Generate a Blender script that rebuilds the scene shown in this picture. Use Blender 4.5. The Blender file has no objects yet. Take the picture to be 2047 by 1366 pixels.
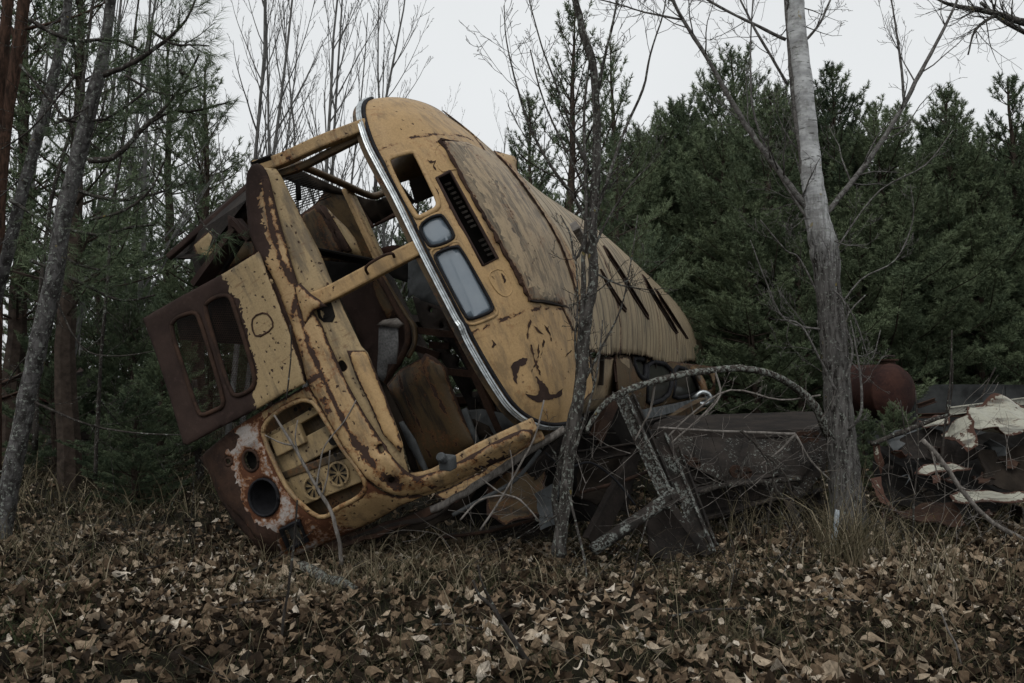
import bpy, math, random
import numpy as np
from mathutils import Vector, Matrix
from mathutils.geometry import delaunay_2d_cdt

# ---------------------------------------------------------------- scene, camera, sky, light
sc = bpy.context.scene
col = sc.collection
rad = math.radians
F_PX, HOR, W0, H0, CAMZ = 1618.3, 775.0, 2047.0, 1366.0, 1.1
TH = math.atan((HOR - H0 / 2) / F_PX)
cam_d = bpy.data.cameras.new("camera")
cam_d.sensor_width = 36.0
cam_d.lens = 36.0 * F_PX / W0
cam_d.clip_start = 0.05
cam_d.clip_end = 2000
cam = bpy.data.objects.new("camera", cam_d)
cam.location = (0, 0, CAMZ)
cam.rotation_euler = (math.pi / 2 + TH, 0, 0)
col.objects.link(cam)
sc.camera = cam
sc.view_settings.view_transform = 'Standard'
sc.view_settings.look = 'None'
sc.view_settings.gamma = 1
sc.view_settings.exposure = 0.3
sc.render.engine = 'CYCLES'
sc.cycles.max_bounces = 5
sc.cycles.diffuse_bounces = 2
sc.cycles.glossy_bounces = 2
sc.cycles.transparent_max_bounces = 8

SUN_EL, SUN_AZ = rad(55), rad(200)      # azimuth measured from +Y towards +X
world = bpy.data.worlds.new("World")
sc.world = world
world.use_nodes = True
wn = world.node_tree.nodes
wl = world.node_tree.links
wn.clear()
sky = wn.new('ShaderNodeTexSky')
sky.sky_type = 'NISHITA'
sky.sun_disc = False
sky.sun_elevation = SUN_EL
sky.sun_rotation = SUN_AZ
sky.air_density = 1.0
sky.dust_density = 4.0
hs = wn.new('ShaderNodeHueSaturation')
hs.inputs['Saturation'].default_value = 0.10     # closed cloud cover: almost no colour left
cn = wn.new('ShaderNodeTexNoise')
cn.inputs['Scale'].default_value = 1.6
cn.inputs['Detail'].default_value = 4
cr = wn.new('ShaderNodeMapRange')
cr.inputs['To Min'].default_value = 0.80
cr.inputs['To Max'].default_value = 1.12
cm = wn.new('ShaderNodeMix')
cm.data_type = 'RGBA'; cm.blend_type = 'MULTIPLY'
cm.inputs['Factor'].default_value = 1.0
bg = wn.new('ShaderNodeBackground')
bg.inputs['Strength'].default_value = 0.12
wo = wn.new('ShaderNodeOutputWorld')
tcw = wn.new('ShaderNodeTexCoord')
wl.new(tcw.outputs['Generated'], cn.inputs['Vector'])
wl.new(sky.outputs[0], hs.inputs['Color'])
wl.new(cn.outputs['Fac'], cr.inputs['Value'])
fl = wn.new('ShaderNodeMix'); fl.data_type = 'RGBA'     # cloud deck evens the sky out
fl.inputs['Factor'].default_value = .72
fl.inputs['B'].default_value = (6.3, 6.5, 6.6, 1)
wl.new(hs.outputs[0], fl.inputs['A'])
wl.new(fl.outputs['Result'], cm.inputs['A'])
wl.new(cr.outputs[0], cm.inputs['B'])
wl.new(cm.outputs['Result'], bg.inputs['Color'])
wl.new(bg.outputs[0], wo.inputs['Surface'])

sun_d = bpy.data.lights.new("sun", 'SUN')
sun_d.energy = 0.5
sun_d.angle = rad(25)
sun_d.color = (1.0, 0.97, 0.93)
sun = bpy.data.objects.new("sun", sun_d)
sdir = Vector((math.sin(SUN_AZ) * math.cos(SUN_EL), math.cos(SUN_AZ) * math.cos(SUN_EL), math.sin(SUN_EL)))
sun.rotation_euler = sdir.to_track_quat('Z', 'Y').to_euler()
sun.location = sdir * 40
col.objects.link(sun)

# ---------------------------------------------------------------- projection helpers (layout measured off the photograph)
CT, ST = math.cos(TH), math.sin(TH)
CAM = np.array([0, 0, CAMZ])

def ray(u, v):
    a = (u - W0 / 2) / F_PX
    b = (H0 / 2 - v) / F_PX
    return np.array([a, CT - b * ST, ST + b * CT])

def P(u, v, d):
    return CAM + ray(u, v) * d

def proj(p):
    d = np.asarray(p) - CAM
    y = d[..., 1] * CT + d[..., 2] * ST
    z = -d[..., 1] * ST + d[..., 2] * CT
    return np.stack([W0 / 2 + F_PX * d[..., 0] / y, H0 / 2 - F_PX * z / y], -1)

def mpp(d):                      # metres per photograph pixel at depth d
    return d / F_PX

# ---------------------------------------------------------------- scene graph helpers
def tag(o, label=None, cat=None, group=None, kind=None):
    if label: o['label'] = label
    if cat: o['category'] = cat
    if group: o['group'] = group
    if kind: o['kind'] = kind
    return o

def empty(name, loc=(0, 0, 0), label=None, cat=None, group=None, rot=None):
    o = bpy.data.objects.new(name, None)
    o.empty_display_size = 0.2
    o.location = loc
    if rot is not None: o.rotation_euler = rot
    col.objects.link(o)
    return tag(o, label, cat, group)

class MB:
    """collects geometry for ONE mesh object (world coordinates)"""
    def __init__(self):
        self.v = []; self.f = []; self.m = []; self.tv = []; self.tm = []; self.nv = 0
        self.rnd = []
    def add(self, vs, fs, mi=0):
        b = self.nv
        self.v.extend([tuple(map(float, p)) for p in vs]); self.nv += len(vs)
        self.f.extend([tuple(b + i for i in f) for f in fs])
        self.m.extend([mi] * len(fs))
    def tris(self, arr, mi=0):                    # arr (n,3,3)
        self.tv.append(np.asarray(arr, dtype=np.float32).reshape(-1, 3)); self.tm.append((len(arr), mi))
    def box(self, c, s, rot=None, mi=0, bev=0.0):
        hx, hy, hz = [k / 2 for k in s]
        vs = np.array([[x * hx, y * hy, z * hz] for x in (-1, 1) for y in (-1, 1) for z in (-1, 1)])
        if rot is not None: vs = vs @ np.array(rot).T
        vs = vs + np.array(c)
        self.add(vs, [(0, 1, 3, 2), (4, 6, 7, 5), (0, 4, 5, 1), (2, 3, 7, 6), (0, 2, 6, 4), (1, 5, 7, 3)], mi)
    def bar(self, p0, p1, w, h, up=(0, 0, 1), mi=0, seg=1, jit=0.0, rng=None):
        p0 = np.array(p0, float); p1 = np.array(p1, float)
        d = p1 - p0; L = np.linalg.norm(d); d /= L
        up = np.array(up, float); s = np.cross(d, up); s /= (np.linalg.norm(s) + 1e-9); u = np.cross(s, d)
        rings = []
        for i in range(seg + 1):
            c = p0 + d * L * i / seg
            if jit and rng is not None and 0 < i < seg: c = c + rng.normal(0, jit, 3)
            rings.append(c)
        self.sweep(rings, [(-w / 2, -h / 2), (w / 2, -h / 2), (w / 2, h / 2), (-w / 2, h / 2)], u0=u, mi=mi)
    def sweep(self, pts, prof, u0=None, closed=True, mi=0, cap=True, scale=None):
        pts = [np.array(p, float) for p in pts]; n = len(pts); k = len(prof)
        vs = []; u = np.array(u0, float) if u0 is not None else None
        for i, p in enumerate(pts):
            t = pts[min(i + 1, n - 1)] - pts[max(i - 1, 0)]; t /= (np.linalg.norm(t) + 1e-9)
            if u is None:
                u = np.cross(t, (0.3, 0.2, 0.9)); 
            u = u - t * np.dot(u, t); u /= (np.linalg.norm(u) + 1e-9); s = np.cross(t, u)
            q = 1.0 if scale is None else scale[i]
            for a, b in prof: vs.append(p + s * a * q + u * b * q)
        fs = []
        for i in range(n - 1):
            for j in range(k if closed else k - 1):
                j2 = (j + 1) % k
                fs.append((i * k + j, i * k + j2, (i + 1) * k + j2, (i + 1) * k + j))
        if cap and closed:
            fs.append(tuple(range(k))[::-1]); fs.append(tuple((n - 1) * k + j for j in range(k)))
        self.add(vs, fs, mi)
    def tube(self, pts, rads, n=6, mi=0, rough=0.0, rng=None):
        prof = [(math.cos(2 * math.pi * i / n), math.sin(2 * math.pi * i / n)) for i in range(n)]
        if not hasattr(rads, '__len__'): rads = [rads] * len(pts)
        b = self.nv
        self.sweep(pts, prof, mi=mi, scale=list(rads))
        if rough and rng is not None:
            for i in range(b, self.nv):
                p = self.v[i]; k = (i - b) // n; r = rads[k]
                c = pts[k]
                e = 1 + rng.normal(0, rough)
                self.v[i] = tuple(c[j] + (p[j] - c[j]) * e for j in range(3))
    def disc(self, c, nrm, r, n=20, mi=0):
        q = Vector(nrm).to_track_quat('Z', 'Y').to_matrix()
        vs = [np.array(c)] + [np.array(c) + np.array(q @ Vector((r * math.cos(2 * math.pi * i / n), r * math.sin(2 * math.pi * i / n), 0))) for i in range(n)]
        self.add(vs, [(0, 1 + i, 1 + (i + 1) % n) for i in range(n)], mi)
    def build(self, name, mats, parent=None, smooth=False, origin=(0, 0, 0), attr=None, link=True):
        if attr is None and self.v and not self.tv: attr = {'edge': ('POINT', [.03 + .04 * (i % 3) for i in range(self.nv)])}
        if not isinstance(mats, (list, tuple)): mats = [mats]
        me = bpy.data.meshes.new(name)
        o0 = np.array(origin, dtype=np.float64)
        if self.tv and not self.v:
            V = np.concatenate(self.tv).astype(np.float64) - o0
            nt = len(V) // 3
            me.vertices.add(len(V)); me.vertices.foreach_set('co', V.astype(np.float32).ravel())
            me.loops.add(nt * 3); me.loops.foreach_set('vertex_index', np.arange(nt * 3, dtype=np.int32))
            me.polygons.add(nt)
            me.polygons.foreach_set('loop_start', np.arange(0, nt * 3, 3, dtype=np.int32))
            mi = np.concatenate([np.full(n, m, dtype=np.int32) for n, m in self.tm])
            me.polygons.foreach_set('material_index', mi)
            me.update(calc_edges=True)
        else:
            vs = list(self.v); fs = list(self.f); ms = list(self.m)
            for a, (n, m) in zip(self.tv, self.tm):
                b = len(vs); vs.extend(map(tuple, a.tolist()))
                fs.extend([(b + 3 * i, b + 3 * i + 1, b + 3 * i + 2) for i in range(n)]); ms.extend([m] * n)
            vs = (np.array(vs) - o0).tolist()
            me.from_pydata(vs, [], fs)
            me.polygons.foreach_set('material_index', np.array(ms, dtype=np.int32))
            me.update()
        if smooth:
            me.polygons.foreach_set('use_smooth', np.ones(len(me.polygons), dtype=bool))
        if attr:
            for an, (dom, arr) in attr.items():
                at = me.attributes.new(an, 'FLOAT', dom); at.data.foreach_set('value', np.asarray(arr, dtype=np.float32))
        for m in mats: me.materials.append(m)
        o = bpy.data.objects.new(name, me)
        if parent is None: o.location = tuple(o0)
        else: o.parent = parent
        if link: col.objects.link(o)
        return o

def bevel(o, w, seg=2):
    m = o.modifiers.new('bevel', 'BEVEL'); m.width = w; m.segments = seg; m.limit_method = 'ANGLE'; m.angle_limit = rad(40)
    return o

def copy_tree(o, parent=None, loc=None, rz=None, scale=None):
    c = o.copy(); col.objects.link(c)
    if parent is not None: c.parent = parent
    if loc is not None: c.location = loc
    if rz is not None: c.rotation_euler = (0, 0, rz)
    if scale is not None: c.scale = scale
    for ch in o.children: copy_tree(ch, c)
    return c

def catmull(pts, n=8):
    pts = [np.array(p, float) for p in pts]
    out = []
    for i in range(len(pts) - 1):
        p0 = pts[max(i - 1, 0)]; p1 = pts[i]; p2 = pts[i + 1]; p3 = pts[min(i + 2, len(pts) - 1)]
        for k in range(n):
            t = k / n
            out.append(0.5 * ((2 * p1) + (-p0 + p2) * t + (2 * p0 - 5 * p1 + 4 * p2 - p3) * t * t + (-p0 + 3 * p1 - 3 * p2 + p3) * t ** 3))
    out.append(pts[-1])
    return out

# ---------------------------------------------------------------- node material helpers
class G:
    def __init__(self, name):
        self.m = bpy.data.materials.new(name); self.m.use_nodes = True
        self.t = self.m.node_tree; self.t.nodes.clear()
        self.out = self.t.nodes.new('ShaderNodeOutputMaterial')
        self.b = self.t.nodes.new('ShaderNodeBsdfPrincipled')
        self.t.links.new(self.b.outputs[0], self.out.inputs[0])
        self.tc = self.t.nodes.new('ShaderNodeTexCoord')
    def link(self, a, b): self.t.links.new(a, b)
    def put(self, sock, val):
        if hasattr(val, 'is_linked') or hasattr(val, 'links'): self.link(val, sock)
        elif val is not None:
            if isinstance(val, (tuple, list)) and len(val) == 3 and len(sock.default_value) == 4: val = (*val, 1)
            sock.default_value = val
    def map(self, scale=(1, 1, 1), rot=(0, 0, 0), src='Object'):
        n = self.t.nodes.new('ShaderNodeMapping'); n.inputs['Scale'].default_value = scale; n.inputs['Rotation'].default_value = rot
        self.link(self.tc.outputs[src], n.inputs[0]); return n.outputs[0]
    def noise(self, vec, scale=5, detail=5, rough=.6, dist=0.0):
        n = self.t.nodes.new('ShaderNodeTexNoise'); n.inputs['Scale'].default_value = scale; n.inputs['Detail'].default_value = detail
        n.inputs['Roughness'].default_value = rough; n.inputs['Distortion'].default_value = dist
        self.link(vec, n.inputs['Vector']); return n.outputs['Fac']
    def voro(self, vec, scale=5, out='Distance', feat='F1', rnd=1.0):
        n = self.t.nodes.new('ShaderNodeTexVoronoi'); n.inputs['Scale'].default_value = scale; n.feature = feat
        n.inputs['Randomness'].default_value = rnd
        self.link(vec, n.inputs['Vector']); return n.outputs[out]
    def mr(self, v, a, b, c=0.0, d=1.0, smooth=True):
        n = self.t.nodes.new('ShaderNodeMapRange'); n.interpolation_type = 'SMOOTHSTEP' if smooth else 'LINEAR'
        n.inputs['From Min'].default_value = a; n.inputs['From Max'].default_value = b
        n.inputs['To Min'].default_value = c; n.inputs['To Max'].default_value = d
        self.link(v, n.inputs['Value']); return n.outputs[0]
    def math(self, op, a, b=0.0):
        n = self.t.nodes.new('ShaderNodeMath'); n.operation = op; self.put(n.inputs[0], a); self.put(n.inputs[1], b); return n.outputs[0]
    def mix(self, f, a, b, mode='MIX'):
        n = self.t.nodes.new('ShaderNodeMix'); n.data_type = 'RGBA'; n.blend_type = mode
        self.put(n.inputs['Factor'], f); self.put(n.inputs['A'], a); self.put(n.inputs['B'], b); return n.outputs['Result']
    def attr(self, name):
        n = self.t.nodes.new('ShaderNodeAttribute'); n.attribute_name = name; return n.outputs['Fac']
    def rand(self):
        n = self.t.nodes.new('ShaderNodeObjectInfo'); return n.outputs['Random']
    def ramp(self, v, stops):
        n = self.t.nodes.new('ShaderNodeValToRGB'); e = n.color_ramp.elements
        while len(e) < len(stops): e.new(0.5)
        for k, (p, c) in enumerate(stops): e[k].position = p; e[k].color = (*c, 1)
        self.link(v, n.inputs[0]); return n.outputs[0]
    def bump(self, h, strength=.3, dist=.01):
        n = self.t.nodes.new('ShaderNodeBump'); n.inputs['Strength'].default_value = strength; n.inputs['Distance'].default_value = dist
        self.link(h, n.inputs['Height']); self.link(n.outputs[0], self.b.inputs['Normal'])
    def done(self, color, rough=.7, metal=0.0, spec=None):
        self.put(self.b.inputs['Base Color'], color); self.put(self.b.inputs['Roughness'], rough); self.put(self.b.inputs['Metallic'], metal)
        if spec is not None: self.b.inputs['Specular IOR Level'].default_value = spec
        return self.m

def m_paint(name, base, edge_w=.03, edge_k=.28, th=.62, spots=.5, stain=.5, dirt=.35, dirtcol=(.05, .045, .04), streak=(1.3, 7, 7), rust=(.030, .018, .0135), rough=.5, use_edge=True, ribs=0):
    g = G(name); co = g.map()
    n1 = g.noise(co, 5, 8, .62); n2 = g.noise(co, 38, 6, .65)
    m = g.math('ADD', g.math('MULTIPLY', n1, .6), g.math('MULTIPLY', n2, .4))
    if use_edge:
        e = g.mr(g.attr('edge'), 0, edge_w, 1, 0)
        m = g.math('ADD', m, g.math('MULTIPLY', e, edge_k))
    # chips: small spots where paint has flaked
    wob = g.t.nodes.new('ShaderNodeTexNoise'); wob.inputs['Scale'].default_value = 30; g.link(co, wob.inputs['Vector'])
    cw = g.t.nodes.new('ShaderNodeMix'); cw.data_type = 'VECTOR'; cw.inputs['Factor'].default_value = .035
    g.link(co, cw.inputs['A']); g.link(wob.outputs['Color'], cw.inputs['B']); cv = cw.outputs['Result']
    v = g.math('ADD', g.voro(cv, 26), g.mr(g.noise(co, 70, 3, .6), .3, .7, -.10, .12)); vc = g.voro(cv, 26, 'Color')
    n3 = g.noise(co, 3.3, 3, .5)
    pick = g.math('MULTIPLY', g.mr(vc, .55, .6), g.mr(n3, .5, .6)) if spots < 1 else g.mr(vc, .35, .4)
    chips = g.math('MULTIPLY', g.math('MULTIPLY', g.mr(v, .24, .12), pick), min(spots * 2, 1))
    mask = g.mr(m, th, th + .025)
    mask2 = g.math('MAXIMUM', mask, chips)
    halo = g.math('MULTIPLY', g.mr(m, th - .09, th + .01), stain)
    # weather streaks and grime
    s1 = g.noise(g.map(streak), 2.2, 7, .65)
    s2 = g.noise(co, 1.3, 4, .5)
    dm = g.math('MULTIPLY', g.mr(g.math('MULTIPLY', s1, g.math('ADD', s2, .5)), .44, .68), dirt)
    mott = g.mr(g.noise(co, 90, 3, .6), .3, .7, .86, 1.08)
    c = g.mix(1.0, base, mott, 'MULTIPLY')
    c = g.mix(g.mr(s2, .35, .7, 0, .35), c, tuple(min(1, k * 1.25) for k in base))
    c = g.mix(dm, c, dirtcol)
    c = g.mix(halo, c, (.19, .08, .03))
    drip = g.math('MULTIPLY', g.mr(g.noise(g.map((15, 15, 2.5), (-.35, .95, 0)), 2.6, 5, .6), .56, .72), g.mr(g.noise(co, 2.1, 3, .5), .42, .6))
    c = g.mix(g.math('MULTIPLY', drip, .55), c, (.13, .06, .028))
    rc = g.mix(g.noise(co, 22, 5, .7), rust, tuple(k * 2.1 for k in rust))
    c = g.mix(mask2, c, rc)
    hh = g.math('ADD', g.math('SUBTRACT', g.math('MULTIPLY', n2, .4), g.math('MULTIPLY', mask2, 1.2)), g.math('MULTIPLY', n1, 2.2))
    if ribs:
        sx = g.t.nodes.new('ShaderNodeSeparateXYZ'); g.link(g.tc.outputs['Object'], sx.inputs[0])
        ph = g.math('ADD', g.math('MULTIPLY', sx.outputs[1], math.pi / ribs), g.math('MULTIPLY', sx.outputs[0], .35))
        rb_ = g.math('POWER', g.math('ABSOLUTE', g.math('SINE', ph)), 14.0)
        c = g.mix(g.math('MULTIPLY', rb_, .6), c, tuple(k * 1.35 for k in base))  # crests painted lighter, as if catching light the bump alone misses
        gv = g.math('POWER', g.math('ABSOLUTE', g.math('SINE', g.math('ADD', ph, .34))), 12.0)
        c = g.mix(g.math('MULTIPLY', gv, .75), c, (.06, .045, .03))  # dark line beside each crest: groove dirt plus painted rib shade
        hh = g.math('ADD', hh, g.math('MULTIPLY', rb_, 4.0))
    g.bump(hh, .7, .005)
    return g.done(c, g.mix(mask2, (rough,) * 3, (.9,) * 3), 0, .22)

def m_rust(name, a=(.035, .018, .014), b=(.085, .038, .022), scale=6, rough=.85, lichen=0.0, metal=0):
    g = G(name); co = g.map()
    n = g.noise(co, scale, 8, .65); n2 = g.noise(co, scale * 9, 5, .7)
    c = g.mix(g.mr(n, .35, .68), a, b)
    c = g.mix(g.mr(n2, .5, .75, 0, .6), c, tuple(k * 1.5 for k in b))
    h = n2
    if lichen:
        l = g.math('MULTIPLY', g.mr(g.noise(co, 48, 5, .7), .66 - lichen * .09, .70 - lichen * .09), g.mr(g.noise(co, 5.5, 3, .5), .56 - lichen * .07, .64 - lichen * .07))
        c = g.mix(l, c, g.mix(n2, (.12, .13, .12), (.27, .285, .26))); h = g.math('ADD', n2, l)
    g.bump(h, .6, .004)
    return g.done(c, rough, metal, .12)

def m_plain(name, c, rough=.7, metal=0.0, var=.25, scale=12, spec=.12, bump=.2):
    g = G(name); co = g.map(); n = g.noise(co, scale, 6, .62)
    cc = g.mix(g.mr(n, .3, .7), tuple(k * (1 - var) for k in c), tuple(min(1, k * (1 + var)) for k in c))
    g.bump(n, bump, .004)
    return g.done(cc, rough, metal, spec)

def m_bark(name, a, b, sc_=(9, 9, 2.2), marks=0.0, lich=0.0, bump=.9, gradz=None):
    g = G(name); co = g.map(sc_)
    n = g.noise(co, 3.5, 8, .7, .6); n2 = g.noise(g.map((1, 1, 1)), 60, 4, .7)
    c = g.mix(g.mr(n, .36, .64), a, b)
    h = n
    if gradz:                                  # rough dark bark low down turning to smooth pale bark higher up
        z0, z1, a2, b2 = gradz
        sx = g.t.nodes.new('ShaderNodeSeparateXYZ'); g.link(g.tc.outputs['Object'], sx.inputs[0])
        zz = g.math('ADD', sx.outputs[2], g.math('MULTIPLY', g.math('SUBTRACT', n, .5), 1.6))
        up = g.mr(zz, z0, z1)
        n4 = g.noise(g.map((2, 2, 9)), 3, 6, .65)
        c = g.mix(up, c, g.mix(g.mr(n4, .35, .65), a2, b2))
        h = g.math('MULTIPLY', n, g.mr(up, 0, 1, 1, .25))
    if gradz:
        mk = g.math('MULTIPLY', g.mr(g.noise(g.map((3.2, 3.2, 22)), 2.4, 4, .55), .60, .645), up)
        c = g.mix(g.math('MULTIPLY', mk, .85), c, (.045, .042, .038))
        c = g.mix(g.math('MULTIPLY', g.mr(g.noise(g.map(), 7, 6, .7), .45, .62), .55), c, (.12, .115, .11))
    if marks:
        v = g.noise(g.map((3, 3, 26)), 2.2, 3, .5)
        c = g.mix(g.math('MULTIPLY', g.mr(v, .60, .66), marks), c, (.03, .028, .025))
    if lich:
        l = g.mr(g.noise(g.map((1, 1, 1)), 45, 4, .6), .62 - lich * .1, .66 - lich * .1)
        c = g.mix(g.math('MULTIPLY', l, .7), c, (.25, .27, .24))
        l2 = g.mr(g.noise(g.map((1, 1, 1)), 11, 3, .5), .70, .73)
        c = g.mix(g.math('MULTIPLY', l2, .6), c, (.22, .17, .05))
    g.bump(g.math('ADD', h, g.math('MULTIPLY', n2, .25)), bump, .012)
    return g.done(c, .95, 0, .05)

def m_needle(name, a, b):
    g = G(name)
    n = g.noise(g.map(), 1.1, 5, .65)
    r = g.rand()
    f = g.math('ADD', g.mr(n, .38, .64, 0, .75), g.math('MULTIPLY', r, .55))
    c = g.mix(f, a, b)
    n2 = g.noise(g.map(), 9, 2, .5)
    c = g.mix(g.mr(n2, .62, .72, 0, .35), c, (.10, .085, .04))
    return g.done(c, .7, 0, .12)

def m_ramp_attr(name, stops, rough=.8, spec=.2, mottle=True):
    g = G(name)
    c = g.ramp(g.attr('v'), stops)
    if mottle:
        n = g.noise(g.map(), 55, 4, .6)
        c = g.mix(1.0, c, g.mr(n, .3, .75, .6, 1.15), 'MULTIPLY')
    return g.done(c, rough, 0, spec)

M = {}
YEL = (.38, .25, .118)
M['paint'] = m_paint('yellow_paint', YEL, spots=.6, dirt=.45, th=.64, edge_k=.2, edge_w=.02)
M['band'] = m_paint('flaking_yellow_paint', (.37, .25, .125), spots=1.0, dirt=.7, th=.597, edge_k=.20, edge_w=.022, stain=.8)
M['bandrust'] = m_paint('badly_rusted_yellow_paint', (.35, .235, .12), spots=1.0, dirt=.7, th=.49, edge_k=.1, edge_w=.02, stain=1.0)
M['plate'] = m_paint('pocked_yellow_paint', (.32, .235, .125), spots=1.0, dirt=.65, th=.68, edge_k=.16, edge_w=.012, stain=.3)
M['roof'] = m_paint('weathered_roof_paint', (.36, .285, .185), spots=.4, dirt=.8, dirtcol=(.10, .088, .068), th=.66, edge_k=.2, edge_w=.03, streak=(1.2, 5, 1.5), ribs=.26)
M['hood'] = m_paint('grimy_roof_paint', (.32, .245, .155), spots=.4, dirt=.65, dirtcol=(.06, .052, .044), th=.64, edge_k=.22, edge_w=.03, streak=(3.0, 12, 7))
M['soot'] = m_paint('sooty_roof_paint', (.21, .165, .11), spots=.4, dirt=.9, dirtcol=(.05, .042, .034), th=.60, edge_k=.1, edge_w=.03, streak=(1.8, 22, 9))
M['white'] = m_paint('peeling_white_paint', (.36, .325, .30), spots=.6, dirt=.5, th=.53, edge_k=.12, edge_w=.05, stain=1.0, rust=(.055, .022, .011), streak=(12, 12, 2))
M['inner'] = m_paint('dusty_shaded_interior_paint', (.095, .065, .034), spots=.8, dirt=1.0, th=.60, edge_k=.2, edge_w=.03, dirtcol=(.03, .025, .02))  # yellow darkened in the colour itself to deepen the shade inside the bus
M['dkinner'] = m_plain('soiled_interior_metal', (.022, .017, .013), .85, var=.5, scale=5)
M['rust'] = m_rust('dark_rust', (.024, .0155, .0125), (.056, .032, .022))
M['rustred'] = m_rust('red_rust', (.022, .0115, .0105), (.052, .024, .018), 4)
M['rustbrown'] = m_rust('brown_rust_sheet', (.028, .0185, .016), (.045, .029, .024), 3)
M['steel'] = m_rust('weathered_dark_steel', (.015, .0135, .0125), (.036, .029, .025), 5)
M['lichen'] = m_rust('lichened_steel', (.016, .0145, .0135), (.036, .030, .026), 5, lichen=1.0)
M['lichen2'] = m_rust('thick_lichen_steel', (.022, .020, .018), (.048, .038, .033), 5, lichen=1.9)
M['chrome'] = m_plain('dull_aluminium_trim', (.46, .49, .50), .42, .85, var=.3, scale=25, spec=.5)
M['rubber'] = m_plain('black_rubber', (.016, .016, .018), .7, var=.3)
M['black'] = m_plain('plain_black', (.010, .009, .008), .9, var=.3)  # even near-black for openings, dark backings and black parts
g = G('sky_tinted_glass'); n = g.noise(g.map(), 7, 6, .6); 
M['glass'] = g.done(g.mix(n, (.11, .145, .185), (.20, .235, .26)), g.mr(n, .3, .7, .03, .16), 0, .9)  # bluish base colour stands in for the sky reflected in the panes
g = G('filmy_window_glass'); w_ = g.noise(g.map((3, 14, 3)), 3, 6, .7, 1.2)
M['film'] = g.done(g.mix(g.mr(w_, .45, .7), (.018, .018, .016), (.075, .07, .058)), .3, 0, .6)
M['tread'] = m_plain('grey_tread_plate', (.15, .15, .15), .55, .3, var=.35, scale=60)
M['greysheet'] = m_plain('grey_stained_sheet', (.075, .08, .082), .8, var=.35, scale=7)
M['cream'] = m_paint('peeling_cream_paint', (.34, .335, .275), spots=.6, dirt=.9, th=.575, edge_k=.18, edge_w=.04, stain=.12, rust=(.04, .02, .014), dirtcol=(.07, .065, .055))
M['silver'] = m_plain('tarnished_reflector', (.35, .37, .38), .35, .8, var=.3)
M['bark'] = m_bark('grey_brown_bark', (.028, .025, .022), (.10, .092, .085), lich=.6)
M['barkpale'] = m_bark('poplar_bark', (.016, .014, .012), (.155, .148, .14), (10, 10, 1.6), marks=0, lich=.3, gradz=(1.9, 2.9, (.34, .345, .35), (.55, .56, .56)))
M['barklimb'] = m_bark('poplar_limb_bark', (.06, .056, .052), (.17, .162, .155), (8, 8, 8), lich=.2, bump=.6)
M['barkgrey'] = m_bark('aspen_bark', (.03, .028, .026), (.125, .12, .118), marks=.5, lich=.5, bump=.6, sc_=(6, 6, 3))
M['barkpine'] = m_bark('pine_bark', (.026, .018, .014), (.085, .050, .036), lich=0)
M['barkdark'] = m_bark('dead_twig_bark', (.025, .022, .02), (.07, .062, .055), lich=.3)
M['twigpale'] = m_bark('bleached_twig', (.10, .09, .08), (.24, .22, .20), lich=0, bump=.4)
M['barkfar'] = m_plain('distant_grey_bark', (.11, .108, .104), .9, var=.35, scale=8)
M['barkpinefar'] = m_plain('dim_pine_bark', (.045, .034, .027), .9, var=.4)
M['barkbough'] = m_bark('lichen_flecked_bough_bark', (.02, .017, .015), (.10, .088, .078), sc_=(14, 14, 14), lich=1.2)
M['needle'] = m_needle('pine_needles', (.042, .064, .040), (.13, .17, .095))
M['needlefar'] = m_needle('far_pine_needles', (.044, .066, .041), (.16, .20, .115))
M['deadneedle'] = m_plain('dead_grey_needles', (.10, .095, .085), .9, var=.3)

# ================================================================ THE BUS: built in its own frame (x across, y back along its length, z up), rolled onto its side
def eul(a, b, c):
    ca, sa = math.cos(a), math.sin(a); cb, sb = math.cos(b), math.sin(b); cc, s3 = math.cos(c), math.sin(c)
    Rz = np.array([[cc, -s3, 0], [s3, cc, 0], [0, 0, 1]]); Ry = np.array([[cb, 0, sb], [0, 1, 0], [-sb, 0, cb]]); Rx = np.array([[1, 0, 0], [0, ca, -sa], [0, sa, ca]])
    return Rz @ Ry @ Rx
RB = eul(0.08056522, 1.08016159, -0.26421089)
TB = np.array([-2.23664232, 5.58431266, 0.98597842])
CL = RB.T @ (CAM - TB)                       # camera seen from the bus frame

def lproj(p): return proj(np.asarray(p) @ RB.T + TB)
def loc(u, v, ax, val):                      # photograph point carried onto a plane of the bus frame
    d = RB.T @ ray(u, v); s = (val - CL[ax]) / d[ax]
    return CL + d * s
def locd(u, v, d): return RB.T @ (P(u, v, d) - TB)

def inv(S, u, v, a, b):
    t = np.array([u, v], float)
    for _ in range(14):
        p = lproj(S(a, b)); r = t - p
        if np.abs(r).max() < .05: break
        e = 1e-3
        J = np.stack([(lproj(S(a + e, b)) - p) / e, (lproj(S(a, b + e)) - p) / e], 1)
        try: d = np.linalg.solve(J, r)
        except Exception: break
        n = np.abs(d).max()
        if n > .25: d = d * .25 / n
        a += d[0]; b += d[1]
    return a, b

def chaikin(p, k):
    for _ in range(k):
        q = []
        for i in range(len(p)):
            a = np.array(p[i], float); b = np.array(p[(i + 1) % len(p)], float)
            q += [a * .75 + b * .25, a * .25 + b * .75]
        p = q
    return p

def inside(pts, poly):
    poly = np.asarray(poly); x, y = pts[:, 0], pts[:, 1]; c = np.zeros(len(pts), bool)
    j = len(poly) - 1
    for i in range(len(poly)):
        xi, yi = poly[i]; xj, yj = poly[j]
        if yi != yj:
            c ^= ((yi > y) != (yj > y)) & (x < (xj - xi) * (y - yi) / (yj - yi) + xi)
        j = i
    return c

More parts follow.
